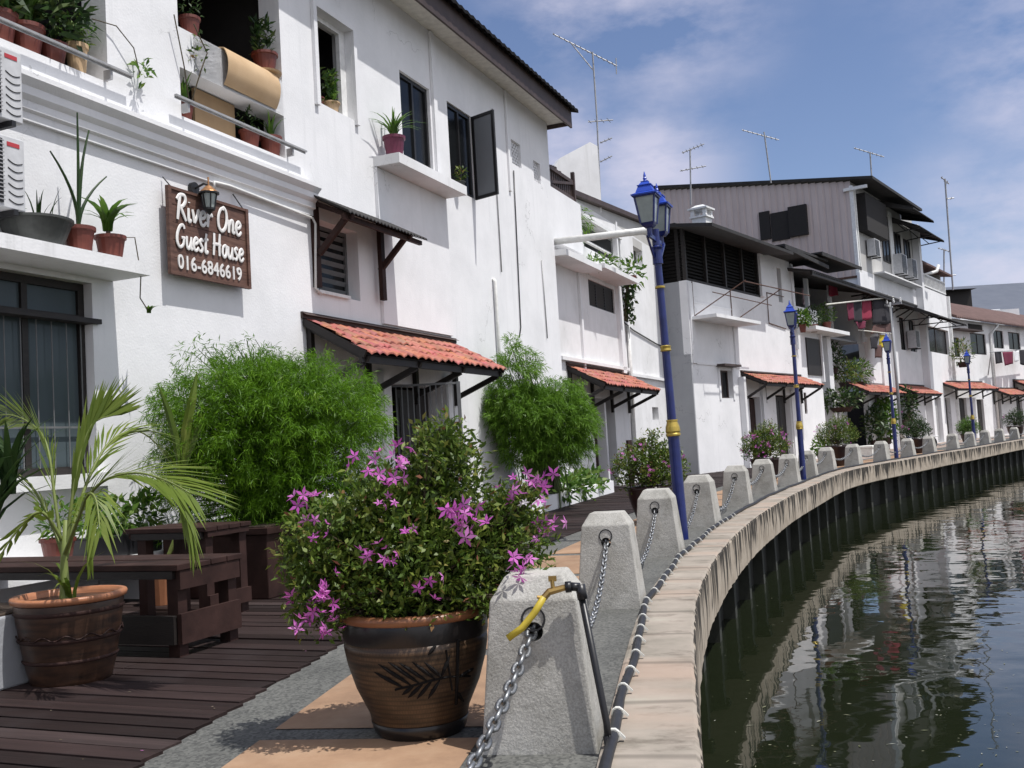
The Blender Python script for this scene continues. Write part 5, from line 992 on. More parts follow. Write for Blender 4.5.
t = thing('planter_box', 'dark brown wooden planter box under the big bamboo clump', 'planter', A.P(-14.4, 1.3, 0)); m = MB(); m.box(A, -15.1, -13.3, .75, 1.85, .012, .55); m.build('box', M['brownwood'], t, bevel=.01); m = MB(); m.box(A, -15.13, -13.27, .72, 1.88, .551, .60); m.build('rim', M['brownwood'], t); m = MB(); m.box(A, -15.05, -13.35, .8, 1.8, .602, .612); m.build('soil', M['soil'], t)
# plants under the window
potted(A.P(-16.0, .5, .42), .13, .22, 'terracotta_pot', 'bushy', 'small red pot with a plant on the wall bench under the big window', 'leaf_bright', .3, 14, 'pots under the big window')
t = thing('trough_planter', 'black trough planter with leafy herbs under the big window', 'planter', A.P(-15.3, .45, .42)); m = MB(); m.box(A, -15.75, -14.9, .33, .57, .42, .60); m.build('trough', M['blackplastic'], t, bevel=.01)
for s in (-15.6, -15.3, -15.0): bush_leaves(A.P(s, .45, .75), (.17, .15, .18), 130, .10, .05, M['leaf_bright'], t)
t = thing('wall_bench', 'low concrete wall bench under the big window', 'bench', A.P(-16.3, .4, 0)); m = MB(); m.box(A, -18.5, -14.7, .01, .68, .34, .418); m.build('seat', M['plaster_old'], t); m = MB(); m.box(A, -18.4, -18.1, .01, .6, 0, .339); m.box(A, -15.1, -14.8, .01, .6, 0, .339); m.build('support', M['plaster_old'], t)
m = MB(); m.box(A, -14.62, -14.25, .35, .55, .55, .62); m.box(A, -14.6, -14.27, .33, .57, .012, .548); tag(m.build('metal_tin', M['steel'], None, A.P(-14.4, .45, .01)), 'shiny square metal tin standing by the wall behind the taller table', 'tin')

# ------------------------------------------------------------------ big pots with flowering shrubs
def flower(c, r, parent, white=False, n=6):
    """a cluster of star-like five-petalled flowers around c"""
    P = []; D = []; Nn = []; rn = []
    for i in range(n):
        q = Vector(c)+Vector(rng.normal(size=3)*r*.55); ax = Vector(rdir(1, .5)[0]); e1 = ax.orthogonal().normalized(); e2 = ax.cross(e1); v_ = rng.random()*.5+.2
        for k in range(5):
            a = 2*math.pi*k/5+i; P.append(q); D.append(e1*math.cos(a)+e2*math.sin(a)+ax*.35); Nn.append(ax); rn.append(v_+.3*rng.random())
    return leaf_obj('blossom', M['petal_white' if white else 'petal'], P, D, r*.64, r*.235, np.array([tuple(x) for x in Nn]), .1, np.array(rn), parent=parent)
def shrub(center_lobes, n, L, w, mat, parent, root, name='foliage', up=.35, stems=True, cl=7, twig=.12):
    """leaves in small twig clusters spread through several lobes, with woody stems to each lobe"""
    P = []; D = []; rn = []; vols = np.array([a*b*c for _, (a, b, c) in center_lobes]); vols = vols/vols.sum(); m = MB()
    for (c, rad), v in zip(center_lobes, vols):
        k = int(n*v/cl); d = rdir(k, .1); rr = rng.random(k)**.42; T = np.array(c)+d*rr[:, None]*np.array(rad)
        for q, dd, r_ in zip(T, d, rr):
            td = dd+np.array([0, 0, up])+rng.normal(size=3)*.35; td /= np.linalg.norm(td); tone = rng.normal()*.13
            for j in range(cl):
                t = j/cl; ld = td*.55+rdir(1, .15)[0]; P.append(q+td*twig*(t-.3)+rng.normal(size=3)*.006); D.append(ld); rn.append(.35+tone+.2*rng.random()+(.30*(t > .8))*(rng.random() < .6)+.1*(r_ > .9))
        if stems:
            for q in T[::max(1, len(T)//14)]:
                a = Vector(root)+Vector((rng.normal()*.04, rng.normal()*.04, 0)); b = Vector(q); mid = a.lerp(b, .5)+Vector((0, 0, .06)); m.tube([a, mid, b], [.009, .006, .003], 5, False)
    o = leaf_obj(name, mat, P, D, L*(.65+.6*rng.random(len(P))), w*(.75+.5*rng.random(len(P))), None, .18, np.array(rn), parent=parent)
    if stems: m.build('stems', M['stem'], o)
    return o
pc = gp(421, 730); 
fp = thing('flower_pot', 'big woven-pattern pot with pink flowering bush, nearest of the promenade pots', 'flower pot', pc)
prof = [(.172, 0), (.186, .02), (.209, .10), (.256, .20), (.287, .30), (.299, .365), (.298, .40), (.302, .415), (.302, .47), (.308, .475)]
m = MB(); m.lathe(prof[:7], pc, 48); pj_ = m.build('jar', M['jar'], fp, smooth=True)
m = MB(); m.lathe([(.2985, .395), (.303, .41), (.304, .462), (.301, .475)], pc, 48, False); m.build('dark_band', M['jar_band'], pj_, smooth=True); m = MB(); m.lathe([(.173, .0), (.188, .018), (.200, .06), (.198, .061)], pc, 48, False)
m.v = [Vector((pc.x+(v.x-pc.x)*1.012, pc.y+(v.y-pc.y)*1.012, v.z+.001)) for v in m.v]; m.build('foot_band', M['jar_band'], pj_, smooth=True)
m = MB(); m.lathe([(.300, .474), (.315, .482), (.318, .50), (.308, .513), (.28, .513), (.272, .49), (.26, .42), (.0, .42)], pc, 48, False); m.build('rim', M['jar_rim'], fp, smooth=True)
# black bamboo motif on the jar's river side
def on_jar(px, py):
    d = Vector(ray(px, py)); o = Vector((0, 0, EYE)); best = None
    for t in np.linspace(3.4, 4.4, 400):
        q = o+d*t; rr = math.hypot(q.x-pc.x, q.y-pc.y); R_ = np.interp(q.z, [p[1] for p in prof], [p[0] for p in prof])
        if rr <= R_+.003: return q
    return o+d*4.1
m = MB()
for (a, b, w_) in (((395, 690), (447, 677), 2.2), ((458, 640), (456, 704), 3.5), ((447, 677), (470, 676), 2), ((452, 690), (446, 650), 2)):
    P = [on_jar(a[0]+(b[0]-a[0])*t, a[1]+(b[1]-a[1])*t) for t in np.linspace(0, 1, 7)]; m.tube(P, w_*.0021, 6, True)
for (a, b) in (((443, 679), (424, 662)), ((436, 680), (412, 662)), ((428, 682), (399, 663)), ((420, 684), (388, 662)), ((412, 686), (378, 664)), ((404, 688), (374, 672)), ((440, 680), (428, 699)), ((432, 681), (417, 699)), ((423, 684), (408, 698)), ((414, 686), (402, 695)), ((441, 678), (450, 655)), ((436, 645), (428, 655)), ((460, 676), (474, 668)), ((455, 690), (464, 702))):
    P = [on_jar(a[0]+(b[0]-a[0])*t, a[1]+(b[1]-a[1])*t) for t in np.linspace(0, 1, 6)]; m.tube(P, [.002, .006, .0085, .0085, .006, .001], 6, True)
m.build('leaf_motif', M['motif'], pj_)
Yp = pc.y
def lobe(px, py, dY, rx, ry, rz): q = atY(px, py, Yp+dY); return (tuple(q), (rx, ry, rz))
lobes = [lobe(418, 560, 0, .40, .34, .26), lobe(445, 482, .05, .19, .20, .25), lobe(440, 450, .08, .10, .12, .13), lobe(380, 505, 0, .16, .2, .16), lobe(332, 552, -.05, .20, .22, .20), lobe(310, 590, -.12, .10, .14, .18), lobe(328, 618, -.15, .08, .1, .08), lobe(508, 545, 0, .17, .2, .24), lobe(530, 500, .02, .06, .1, .09), lobe(400, 604, -.22, .28, .10, .07), lobe(480, 600, -.2, .16, .1, .07)]
shrub(lobes, 24000, .038, .0150, M['leaf_shrub'], fp, pc+Vector((0, 0, .45)), up=.45, cl=7, twig=.10)
P = []
for (px, py, dy, r_, n_) in ((372, 462, -.25, .045, 4), (390, 480, -.28, .045, 4), (396, 458, -.2, .05, 5), (302, 497, -.22, .05, 5), (318, 528, -.25, .035, 3), (372, 556, -.34, .045, 4), (386, 503, -.3, .03, 2), (456, 513, -.3, .06, 7), (466, 520, -.28, .05, 4), (426, 588, -.37, .04, 2), (323, 578, -.28, .04, 3), (300, 606, -.25, .05, 6), (322, 600, -.3, .045, 4), (322, 628, -.28, .04, 3), (520, 488, -.15, .05, 4), (540, 480, -.1, .05, 5), (548, 520, -.05, .045, 4), (519, 560, -.28, .05, 6), (411, 533, -.33, .03, 3), (545, 532, -.05, .04, 3), (510, 486, -.2, .03, 2), (338, 618, -.3, .03, 2), (390, 556, -.34, .03, 2)):
    flower(atY(px, py, Yp+dy), r_*1.25, fp, False, n_+2)
flower(atY(330, 492, Yp-.25), .03, fp, True, 2); flower(atY(523, 502, Yp-.2), .03, fp, True, 3)
# further pots along the promenade: one prototype mesh per kind, copies share it
def promenade_pot(px, off, label, size, pink, hue, seed):
    d = d_at_px(px, off); p, h = curve(d, off); t = thing('flower_pot', label, 'flower pot', p, None); s_ = size
    m = MB(); m.lathe([(.17*s_, .0), (.21*s_, .1*s_), (.28*s_, .32*s_), (.29*s_, .42*s_), (.31*s_, .44*s_), (.30*s_, .48*s_), (.26*s_, .47*s_), (.25*s_, .42*s_), (0, .42*s_)], p, 24, False); m.build('jar', M['darkred_pot'], t, smooth=True)
    c = Vector(p)+Vector((0, 0, .5*s_)); lb = [(tuple(c+Vector((0, 0, .24*s_))), (.47*s_, .44*s_, .32*s_)), (tuple(c+Vector((.1*s_, 0, .44*s_))), (.27*s_, .28*s_, .26*s_)), (tuple(c+Vector((-.28*s_, -.05, .15*s_))), (.22*s_, .2*s_, .22*s_)), (tuple(c+Vector((.3*s_, -.05, .18*s_))), (.22*s_, .2*s_, .22*s_))]
    shrub(lb, 5200, .055, .022, M[hue], t, c, up=.4, cl=6, twig=.12)
    for k in range(pink):
        a = rdir(1, .1)[0]; a[1] = -abs(a[1]); q = c+Vector((a[0]*.5*s_, a[1]*.42*s_, .24*s_+a[2]*.34*s_)); flower(q, .055, t, k % 6 == 5, 4)
    return t
promenade_pot(652, -.80, 'loose pink flowering shrub in a dark pot half hidden behind the nearest blue lamp', 1.05, 9, 'leaf_shrub', 2)
promenade_pot(767, -.75, 'dense round shrub full of pink flowers in a pot before the third awning', 1.15, 34, 'leaf_shrub', 3)
promenade_pot(838, -.70, 'olive green bush with few pink flowers in a pot between second and third lamps', 1.3, 7, 'leaf_shrub', 4)
promenade_pot(917, -.75, 'round green bush in a dark pot beyond the third blue lamp', 1.2, 3, 'leaf_dark', 5)
promenade_pot(969, -.9, 'small yellow-green bush behind the farthest blue lamp', 1.1, 0, 'leaf_bright', 6)
promenade_pot(1016, -.9, 'dark bush with a few pink blooms at the far end of the promenade', 1.4, 6, 'leaf_dark', 7)
# ------------------------------------------------------------------ bamboo clumps
def bamboo(label, base, lobes, nsp, Ll, Lw, mat, per=34, culms=30, spr=.16, hgt=2.0, down=.55):
    t = thing('bamboo_clump', label, 'bamboo', base); P = []; D = []; rn = []; m = MB(); vols = np.array([a*b*c for _, (a, b, c) in lobes]); vols = vols/vols.sum()
    for (c, rad), v in zip(lobes, vols):
        k = int(nsp*v); d = rdir(k, .15); rr = rng.random(k)**.33; T = np.array(c)+d*rr[:, None]*np.array(rad)
        for q, dd in zip(T, d):
            out = dd*np.array([1, 1, .25])+np.array([0, 0, .25])+rng.normal(size=3)*.35; out /= np.linalg.norm(out); tone = rng.normal()*.12
            for j in range(per):
                f = rng.random(); p = q+out*spr*f+np.array([0, 0, -.5*spr*f*f])+rng.normal(size=3)*.02; ld = out*.6+rdir(1, 0)[0]*.75+np.array([0, 0, -down*f]); P.append(p); D.append(ld); rn.append(.32+tone+.22*rng.random()+.22*f)
        for q in T[::max(1, len(T)//culms)]:
            a = Vector(base)+Vector((rng.normal()*.14, rng.normal()*.12, .3)); b = Vector(q); mid = Vector((a.x*.75+b.x*.25, a.y*.75+b.y*.25, a.z*.4+b.z*.6)); m.tube([a-Vector((0, 0, .3)), a, mid, b], [.014, .013, .010, .003], 5, False)
    o = leaf_obj('foliage', mat, P, D, Ll*(.6+.7*rng.random(len(P))), Lw, None, .12, np.array(rn), parent=t, droop=.18); m.build('culm', M['culm'], t); return t
by = 9.15
def lb(px, py, Y, rx, ry, rz): return (tuple(atY(px, py, Y)), (rx, ry, rz))
bamboo('big feathery bright green bamboo clump behind the nearest flower pot', A.P(-14.1, 1.25, .5), [lb(272, 430, by, 1.0, .75, .62), lb(240, 410, by, .72, .6, .50), lb(310, 400, by+.1, .62, .6, .42), lb(345, 425, by+.1, .34, .5, .40), lb(225, 480, by-.1, .55, .5, .42), lb(300, 480, by-.1, .60, .5, .35), lb(255, 372, by+.1, .42, .4, .22), lb(190, 400, by-.1, .28, .3, .30), lb(240, 515, by-.1, .60, .45, .32), lb(310, 510, by-.1, .55, .45, .30), lb(190, 450, by-.15, .25, .3, .4)], 2700, .072, .0068, M['leaf_bamboo'], 36, 60)
bamboo('tall thin bamboo wisps rising above the big clump by the name board', A.P(-13.6, .9, .5), [lb(200, 362, 9.5, .22, .2, .22), lb(222, 350, 9.5, .3, .2, .10), lb(255, 348, 9.5, .15, .15, .12), lb(300, 355, 9.6, .12, .1, .10)], 26, .10, .010, M['leaf_bamboo'], 16, 12, .3)
Y2 = 17.4
bamboo('round bamboo bush with a slim upper tuft in the white kerbed plant bed', gp(545, 509), [lb(543, 420, Y2, .86, .6, .52), lb(520, 410, Y2-.2, .56, .5, .42), lb(568, 425, Y2, .44, .5, .45), lb(519, 370, Y2-.3, .33, .3, .42), lb(514, 352, Y2-.3, .16, .2, .22), lb(545, 450, Y2, .78, .55, .28), lb(506, 400, Y2-.2, .30, .35, .40), lb(556, 398, Y2, .45, .4, .34)], 1900, .105, .0115, M['leaf_bamboo2'], 30, 34, .20)
bed = thing('plant_bed', 'low white kerbed plant bed along the house beside the second awning', 'planter', gp(560, 500)); a_ = A.P(-7, .95, 0); b_ = A.P(-.5, .42, 0); m = MB(); dv = (b_-a_).normalized(); nv = Vector((-dv.y, dv.x, 0)); cq = a_+dv*.2
V = [cq, b_, b_+nv*.14, cq+nv*.14]; m.prism([v+Vector((0, 0, .012)) for v in V], (0, 0, .26)); m.build('kerb', M['plaster'], bed); m = MB(); m.prism([cq+nv*.14+Vector((0, 0, .012)), b_+nv*.14+Vector((0, 0, .012)), b_+nv*1.2+Vector((0, 0, .012)), cq+nv*1.2+Vector((0, 0, .012))], (0, 0, .2)); m.build('soil', M['soil'], bed)
for k, (px, py) in enumerate(((578, 486), (590, 482), (560, 489))):
    q = atY(px, py, (19.6, 21.2, 18.4)[k]); t = thing('bedding_plant', ['light green leafy plant in the white kerbed bed below the bamboo', 'light green leafy plant at the door end of the white kerbed bed', 'light green leafy plant deepest behind the pink shrub in the white kerbed bed'][k], 'plant', (q.x, q.y, .2), None); bush_leaves(q, (.38, .35, .28), 190, .17, .08, M['leaf_bright'], t)
    m = MB()
    for j in range(4): m.tube([(q.x, q.y, .2), Vector(q)+Vector(rng.normal(size=3)*.12)], .012, 5)
    m.build('stems', M['stemgreen'], t)
# ------------------------------------------------------------------ potted palm
pp = gp(72, 681); palm = thing('potted_palm', 'young palm with arching fronds in a brown banded pot at the deck edge', 'potted palm', pp)
m = MB(); m.lathe([(.205, 0), (.215, .03), (.232, .10), (.255, .22), (.275, .36), (.285, .44), (.282, .45)], pp, 40); j2 = m.build('jar', M['jar2'], palm, smooth=True)
m = MB(); m.lathe([(.282, .448), (.300, .455), (.305, .475), (.30, .485), (.265, .485), (.258, .46), (.25, .40), (0, .40)], pp, 40, False); m.build('rim', M['jar2_rim'], palm, smooth=True)
m = MB(); q = [(.262+.006+.004*math.sin(k*.9), .25+.012*math.sin(k*.9)) for k in range(3)]
for (r_, zz, h_) in ((.268, .255, .012), (.246, .14, .01), (.284, .40, .012)): m.lathe([(r_-.004, zz-h_), (r_+.005, zz), (r_-.001, zz+h_)], pp, 40, False)
m.build('banding', M['jar2_rim'] if False else M['brownwood'], j2, smooth=True)
m = MB(); pts = [(r_, .262) for r_ in ()]; ring = []
for k in range(97): a = 2*math.pi*k/96; rr = .268+.004; ring.append(pp+Vector((rr*math.cos(a), rr*math.sin(a), .275+.012*math.sin(a*14))))
m.tube(ring, .0038, 5, False); m.build('wavy_line', M['brownwood'], j2)
Ypalm = pp.y
def frond(pts, Ll, n, droop, wd=.024, both=True, tw=0., rw=.011, lean=.35):
    """pts: rachis in pixels plus depth offset"""
    P3 = catmull([tuple(atY(x, y, Ypalm+dy)) for x, y, dy in pts], 8); k = len(P3); m = MB(); m.tube([Vector(p) for p in P3], [rw*(1-.75*i/k) for i in range(k)], 6); fr = m.build('frond', M['stemgreen'], palm, smooth=True)
    P = []; D = []; Nn = []; Ls = []
    for i in range(n):
        f = .22+.78*i/(n-1); x = f*(k-1); a = int(min(x, k-2)); p = P3[a]+(P3[a+1]-P3[a])*(x-a); tg = P3[min(a+2, k-1)]-P3[max(a-1, 0)]; tg /= np.linalg.norm(tg); sd = np.cross(tg, [0, 0, 1.]); l_ = np.linalg.norm(sd); sd = sd/l_ if l_ > .05 else np.array([1., 0, 0]); sd = sd*math.cos(tw)+np.cross(tg, sd)*math.sin(tw); prof_ = math.sin(math.pi*min(1, .18+.8*(f-.2)/.8*.92))**.6
        for sg in ((1, -1) if both else (1,)):
            d = sd*sg*(1-lean)+tg*(lean+.35*f)+np.array([0, 0, -droop*.4])+rng.normal(size=3)*.05; P.append(p); D.append(d); Nn.append(np.cross(tg, sd)); Ls.append(Ll*prof_*(.9+.2*rng.random()))
    leaf_obj('leaflets', M['leaf_palm'], P, D, np.array(Ls), wd, np.array(Nn), .12, .35+.35*rng.random(len(P)), parent=fr, droop=droop)
m = MB(); tb_ = [pp+Vector((0, 0, .40)), atY(65, 600, Ypalm), atY(64, 560, Ypalm), atY(66, 520, Ypalm)]; m.tube(tb_, [.045, .03, .02, .013], 9); m.build('stem', M['stemgreen'], palm, smooth=True)
frond([(64, 560, 0), (84, 505, -.05), (104, 481, -.12), (135, 473, -.25), (165, 480, -.38), (190, 493, -.46)], .48, 40, .10, .017, True, .45, lean=1.7)
frond([(63, 555, 0), (55, 500, .05), (48, 450, .12), (36, 428, .2), (10, 415, .3), (-25, 420, .4)], .36, 30, .08, .02, True, .9, lean=.6)
frond([(66, 550, 0), (72, 500, 0), (80, 455, .02), (92, 425, .04), (108, 416, .05)], .36, 34, .0, .024, True, 1.25, lean=1.1)
frond([(68, 545, 0), (88, 480, .15), (112, 440, .35), (140, 432, .5), (165, 452, .62)], .34, 28, .18, .018, True, .3, lean=.7)
frond([(64, 555, 0), (78, 520, -.2), (88, 495, -.35), (96, 500, -.5), (100, 530, -.6)], .26, 18, .4, .018, True, .2, lean=.6)
frond([(62, 540, 0), (40, 512, -.1), (10, 540, -.15), (-10, 580, -.2)], .16, 10, .05, .05, True, .2)
frond([(150, 474, -.3), (172, 488, -.38), (185, 512, -.44), (192, 540, -.46)], .22, 14, .4, .017, True, .2, .006, lean=1.2)
frond([(66, 560, 0), (78, 515, .12), (86, 500, .2), (90, 520, .28), (90, 560, .3)], .20, 14, .35, .02, True, .2, lean=.9)
frond([(64, 560, 0), (50, 520, .1), (30, 485, .2), (5, 470, .3), (-20, 480, .35)], .30, 18, .2, .018, True, .3, lean=.8)
mb_leaf(blade_leaves(pp+Vector((0, 0, .42)), 7, .42, .03, 1.0, .03), 'old_leaves', M['leaf_palm'], palm)
# screw-pine at the left edge in a pale square planter
q = gp(2, 684); sp = thing('screw_pine', 'dark long-leaved plant in a pale square planter at the left edge', 'potted plant', q); m = MB(); m.box(Fr(q, 22.4), -.26, .26, -.30, .2, .012, .40); m.build('planter', M['plaster_grey_and_shaded'], sp, bevel=.012); m = MB(); m.box(Fr(q, 22.4), -.24, .24, -.28, .18, .402, .41); m.build('soil', M['soil'], sp)
m = MB(); m.tube([q+Vector((-.05, 0, .4)), q+Vector((-.06, 0, .75)), q+Vector((-.1, .05, 1.1))], [.05, .045, .04], 8); m.build('trunk', M['stem'], sp); mb_leaf(blade_leaves(q+Vector((-.08, .02, .75)), 26, .85, .055, .75, .03), 'leaves', M['leaf_dark'], sp); mb_leaf(blade_leaves(q+Vector((.02, .1, 1.05)), 18, .65, .05, .8, .03), 'leaves', M['leaf_dark'], sp)
# tall palm seedling by the wall next to the bamboo
q = A.P(-15.35, .95, 0); q.z = .6; fs = thing('palm_seedling', 'tall slim palm seedling with upright fan leaves between the table and bamboo', 'potted plant', (q.x, q.y, .012)); m = MB(); m.lathe([(.10, .012), (.14, .26), (.15, .30), (.13, .3), (.12, .26), (0, .26)], (q.x, q.y, 0), 18, False); m.build('pot', M['jar2_rim'], fs)
YS = q.y
def fan(pts, w_):
    P3 = [atY(x, y, YS+dy) for x, y, dy in pts]; m = MB(); k = len(P3); V = []
    for i, p in enumerate(P3): ww = w_*math.sin(math.pi*(.12+.86*i/(k-1)))**.8; V += [p+Vector((ww, 0, 0)), p+Vector((0, -.02, 0)), p-Vector((ww, 0, 0))]
    m.v = V
    for i in range(k-1): a = 3*i; m.f += [(a, a+1, a+4, a+3), (a+1, a+2, a+5, a+4)]
    mb_leaf(m, 'leaf', M['leaf_palm'], fs)
fan([(180, 470, 0), (176, 440, 0), (168, 410, -.05), (158, 384, -.1)], .035); fan([(182, 470, 0), (186, 430, 0), (192, 400, 0), (197, 372, .05)], .045); fan([(181, 475, 0), (190, 445, .05), (198, 425, .1), (201, 410, .1)], .05)
m = MB(); m.tube([(q.x, q.y, .26), atY(182, 520, YS), atY(180, 470, YS)], [.02, .016, .01], 7); m.build('stem', M['stemgreen'], fs)

# ------------------------------------------------------------------ verandah plants, laundry, small things
def hang_plant(px, py, off, F, rad, n, L, w, mat, label, potmat=None, ph=.2, flowers=0):
    q = F.px(px, py, off); t = thing('potted_plant', label, 'potted plant', q-Vector((0, 0, rad[2]+(ph if potmat else 0)))); bush_leaves(q, rad, n, L, w, mat, t)
    if potmat: m = MB(); m.lathe([(rad[0]*.35, 0), (rad[0]*.5, ph), (rad[0]*.46, ph), (0, ph*.9)], q-Vector((0, 0, rad[2]*.8+ph)), 16, False); m.build('pot', M[potmat], t)
    for k in range(flowers): a = rdir(1, .2)[0]; flower(q+Vector((a[0]*rad[0], a[1]*rad[1], a[2]*rad[2])), .07, t, False, 3)
    return t
LD = M['leaf_dark']; LBt = M['leaf_bright']; LS = M['leaf_shrub']
hang_plant(802, 318, .35, C, (.28, .28, .30), 170, .22, .08, LBt, 'leafy green plant in a red pot at the left end of the verandah ledge', 'terracotta_pot', .3)
hang_plant(813, 316, .2, C, (.34, .3, .42), 200, .18, .05, LD, 'dark green plant in the middle of the verandah ledge', 'terracotta_pot', .3)
hang_plant(826, 314, .1, C, (.38, .35, .42), 220, .16, .05, LBt, 'yellow-green plant at the right end of the verandah ledge', 'terracotta_pot', .3)
hang_plant(831, 356, -.5, C, (.55, .45, .65), 420, .2, .07, LD, 'green hanging plant with red blooms under the verandah ledge', 'darkred_pot', .25, 4)
hang_plant(845, 372, -.2, C, (.62, .5, .55), 420, .24, .05, LS, 'spreading balcony plant on the iron rack left of the fourth awning', 'darkred_pot', .3)
hang_plant(858, 372, .0, C, (.6, .5, .55), 380, .26, .05, LBt, 'grassy balcony plant on the iron rack nearest the fourth awning', 'darkred_pot', .3)
hang_plant(841, 399, .3, C, (.95, .5, .42), 420, .24, .10, LD, 'wide dark fern hanging basket by the doorway under the fourth awning', 'brownwood', .2)
hang_plant(885, 420, .4, C, (.5, .5, 1.0), 520, .26, .12, LBt, 'tall yellow-green leafy plant behind the third blue lamp', 'darkred_pot', .3)
hang_plant(874, 425, .2, C, (.5, .5, .85), 360, .24, .10, LD, 'tall dark leafy plant against the house left of the third lamp', 'darkred_pot', .3)
hang_plant(906, 405, .4, C, (.55, .4, .9), 360, .24, .10, LD, 'dark climbing plant in the doorway under the fifth awning', 'darkred_pot', .3, 3)
hang_plant(820, 447, 1.2, C, (.30, .3, .28), 150, .18, .08, LBt, 'small bright green plant at the wall foot left of the olive bush', 'darkred_pot', .2)
hang_plant(962, 352, .9, G, (.65, .5, .75), 260, .3, .06, LS, 'straggly dry plant on the wall above the farthest lamp', 'brownwood', .3)
rk = thing('plant_rack', 'thin iron plant rack on the wall under the verandah', 'rack', C.P(15, -.7, 3)); m = MB()
for (pa, pb) in (((826, 365), (868, 365)), ((824, 402), (850, 402)), ((826, 394), (850, 394))): m.tube([C.px(*pa, -.3), C.px(*pb, -.3)], .03, 5)
for px in (830, 836, 842, 848): m.tube([C.px(px, 388, -.3), C.px(px, 403, -.3)], .02, 5)
m.build('bars', M['greysteel'], rk)
def cloth(F, poly, off, mat, label, th=.05):
    P = [F.px(x, y, off) for x, y in poly]; c = sum(P, Vector())/len(P); m = MB(); n = 7
    # hung cloth: interpolate the outline and ripple it
    tl, tr, br, bl_ = P; V = []
    for j in range(n+1):
        for i in range(n+1):
            u, v = i/n, j/n; p = (tl*(1-u)+tr*u)*(1-v)+(bl_*(1-u)+br*u)*v; V.append(p+F.n*(th*math.sin(u*7+c.x)*(.3+v))+Vector((0, 0, .02*math.sin(u*9)*v)))
    m.add(V, [(j*(n+1)+i, j*(n+1)+i+1, (j+1)*(n+1)+i+1, (j+1)*(n+1)+i) for j in range(n) for i in range(n)]); o = m.build('hanging_cloth', M[mat], None, c, smooth=True); s_ = o.modifiers.new('t', 'SOLIDIFY'); s_.thickness = .012
    return tag(o, label, 'laundry')
cloth(C, [(801.5, 288), (806, 288), (808, 305), (803.5, 305)], -.6, 'fabric_pink', 'narrow pale pink towel hanging in the dark verandah')
cloth(C, [(828, 285), (836, 284), (837, 296), (827, 296)], -.3, 'fabric_red', 'bright red shirt hanging high in the verandah')
cloth(C, [(846, 303), (853, 302), (853, 320), (847, 320)], .6, 'fabric_maroon', 'maroon trousers on the pole line below the verandah roof')
cloth(C, [(853, 302), (861, 301), (862, 322), (853, 322)], .6, 'fabric_dark', 'black garment between maroon and red laundry')
cloth(C, [(862, 301), (872, 300), (873, 318), (862, 321)], .6, 'fabric_red', 'red shirt on the pole line beside black garments')
cloth(C, [(873, 300), (893, 298), (894, 323), (874, 325)], .7, 'fabric_dark', 'wide dark blanket at the pole end of the laundry line')
cloth(C, [(874, 325), (893, 323), (893, 332), (872, 334)], .65, 'fabric_brown', 'pale brown cloth hanging below the wide dark blanket')
cloth(C, [(855, 322), (866, 321), (865, 328), (858, 329)], .6, 'fabric_maroon', 'dark red cloth end hanging lowest under the red shirt')
cloth(C, [(870, 337), (879, 336), (878, 348), (872, 349)], .6, 'fabric_dark', 'small black cloth on the lower line left of the yellow one')
cloth(C, [(880, 335), (885, 335), (886, 347), (880, 348)], .62, 'fabric_yellow', 'yellow cloth on the lower line above the third lamp')
cloth(C, [(875, 345), (883, 345), (883, 357), (876, 358)], .61, 'fabric_brown', 'brown cloth hanging under the yellow and black ones')
for k, (a, b, c_, mt, lb_) in enumerate(((995-18, 340, 4, 'fabric_dark', 'dark shirt left of the maroon cloth on the far wall'), (983, 352, 9, 'fabric_maroon', 'square maroon cloth on the far laundry line'), (0, 0, 0, '', ''))):
    pass
cloth(G, [(994.5, 352), (1001, 351.5), (1002, 363), (996, 364)], .7, 'fabric_dark', 'dark shirt left of the square maroon cloth on the far line')
cloth(G, [(1001.5, 352), (1012, 351.5), (1012, 364), (1003, 366)], .7, 'fabric_maroon', 'square maroon cloth on the far laundry line') if False else None
cloth(G, [(994, 352), (1000, 352), (1000, 361), (996, 362)], .68, 'fabric_pink', 'pale pink cloth at the left end of the far laundry line') if False else None
cloth(G, [(1002, 352), (1012.5, 351.5), (1012, 364), (1004, 366)], .72, 'fabric_maroon', 'square maroon cloth on the far laundry line')
cloth(G, [(1013, 351), (1019, 350.5), (1018, 361), (1014, 362)], .72, 'fabric_white', 'small white cloth right of the square maroon one')
cloth(G, [(1019, 350), (1026, 349.5), (1026, 366), (1020, 364)], .72, 'fabric_dark', 'dark blue cloth at the right end of the far laundry line')
ln = thing('clothes_line', 'thin pole line carrying the far maroon laundry', 'clothes line', G.P(14, .6, 5)); m = MB(); m.tube([G.px(990, 352.2, .72), G.px(1030, 349.3, .72)], .03, 5); m.tube([G.px(991, 353, .72), G.px(988, 375, .05)], .04, 5); m.build('pole', M['greysteel'], ln)
up_ = thing('utility_pole', 'white concrete pole with insulators standing before the canopied wall', 'pole', C.px(901, 430, 1.0)); m = MB(); b_ = C.px(901, 432, 1.0); b_.z = 0; tp_ = C.px(892.5, 303, 1.0); tp_ = Vector((b_.x, b_.y, tp_.z)); m.tube([b_, tp_], [.075, .06], 10); m.build('shaft', M['plaster_grey_and_shaded'], up_, smooth=True)
m = MB(); u_ = C.u; m.bar(tp_-C.n*.5+Vector((0, 0, -.1)), tp_+C.n*.5+Vector((0, 0, -.1)), .09); m.bar(tp_-u_*.6+Vector((0, 0, -.2)), tp_+u_*.3+Vector((0, 0, -.2)), .07); m.build('crossarm', M['greysteel'], up_)
m = MB()
for k in (-.45, -.15, .15, .45): m.lathe([(.05, 0), (.06, .08), (.03, .1), (.05, .16), (.01, .2)], tp_+C.n*k+Vector((0, 0, -.04)), 8)
m.build('insulator', M['white'], up_)
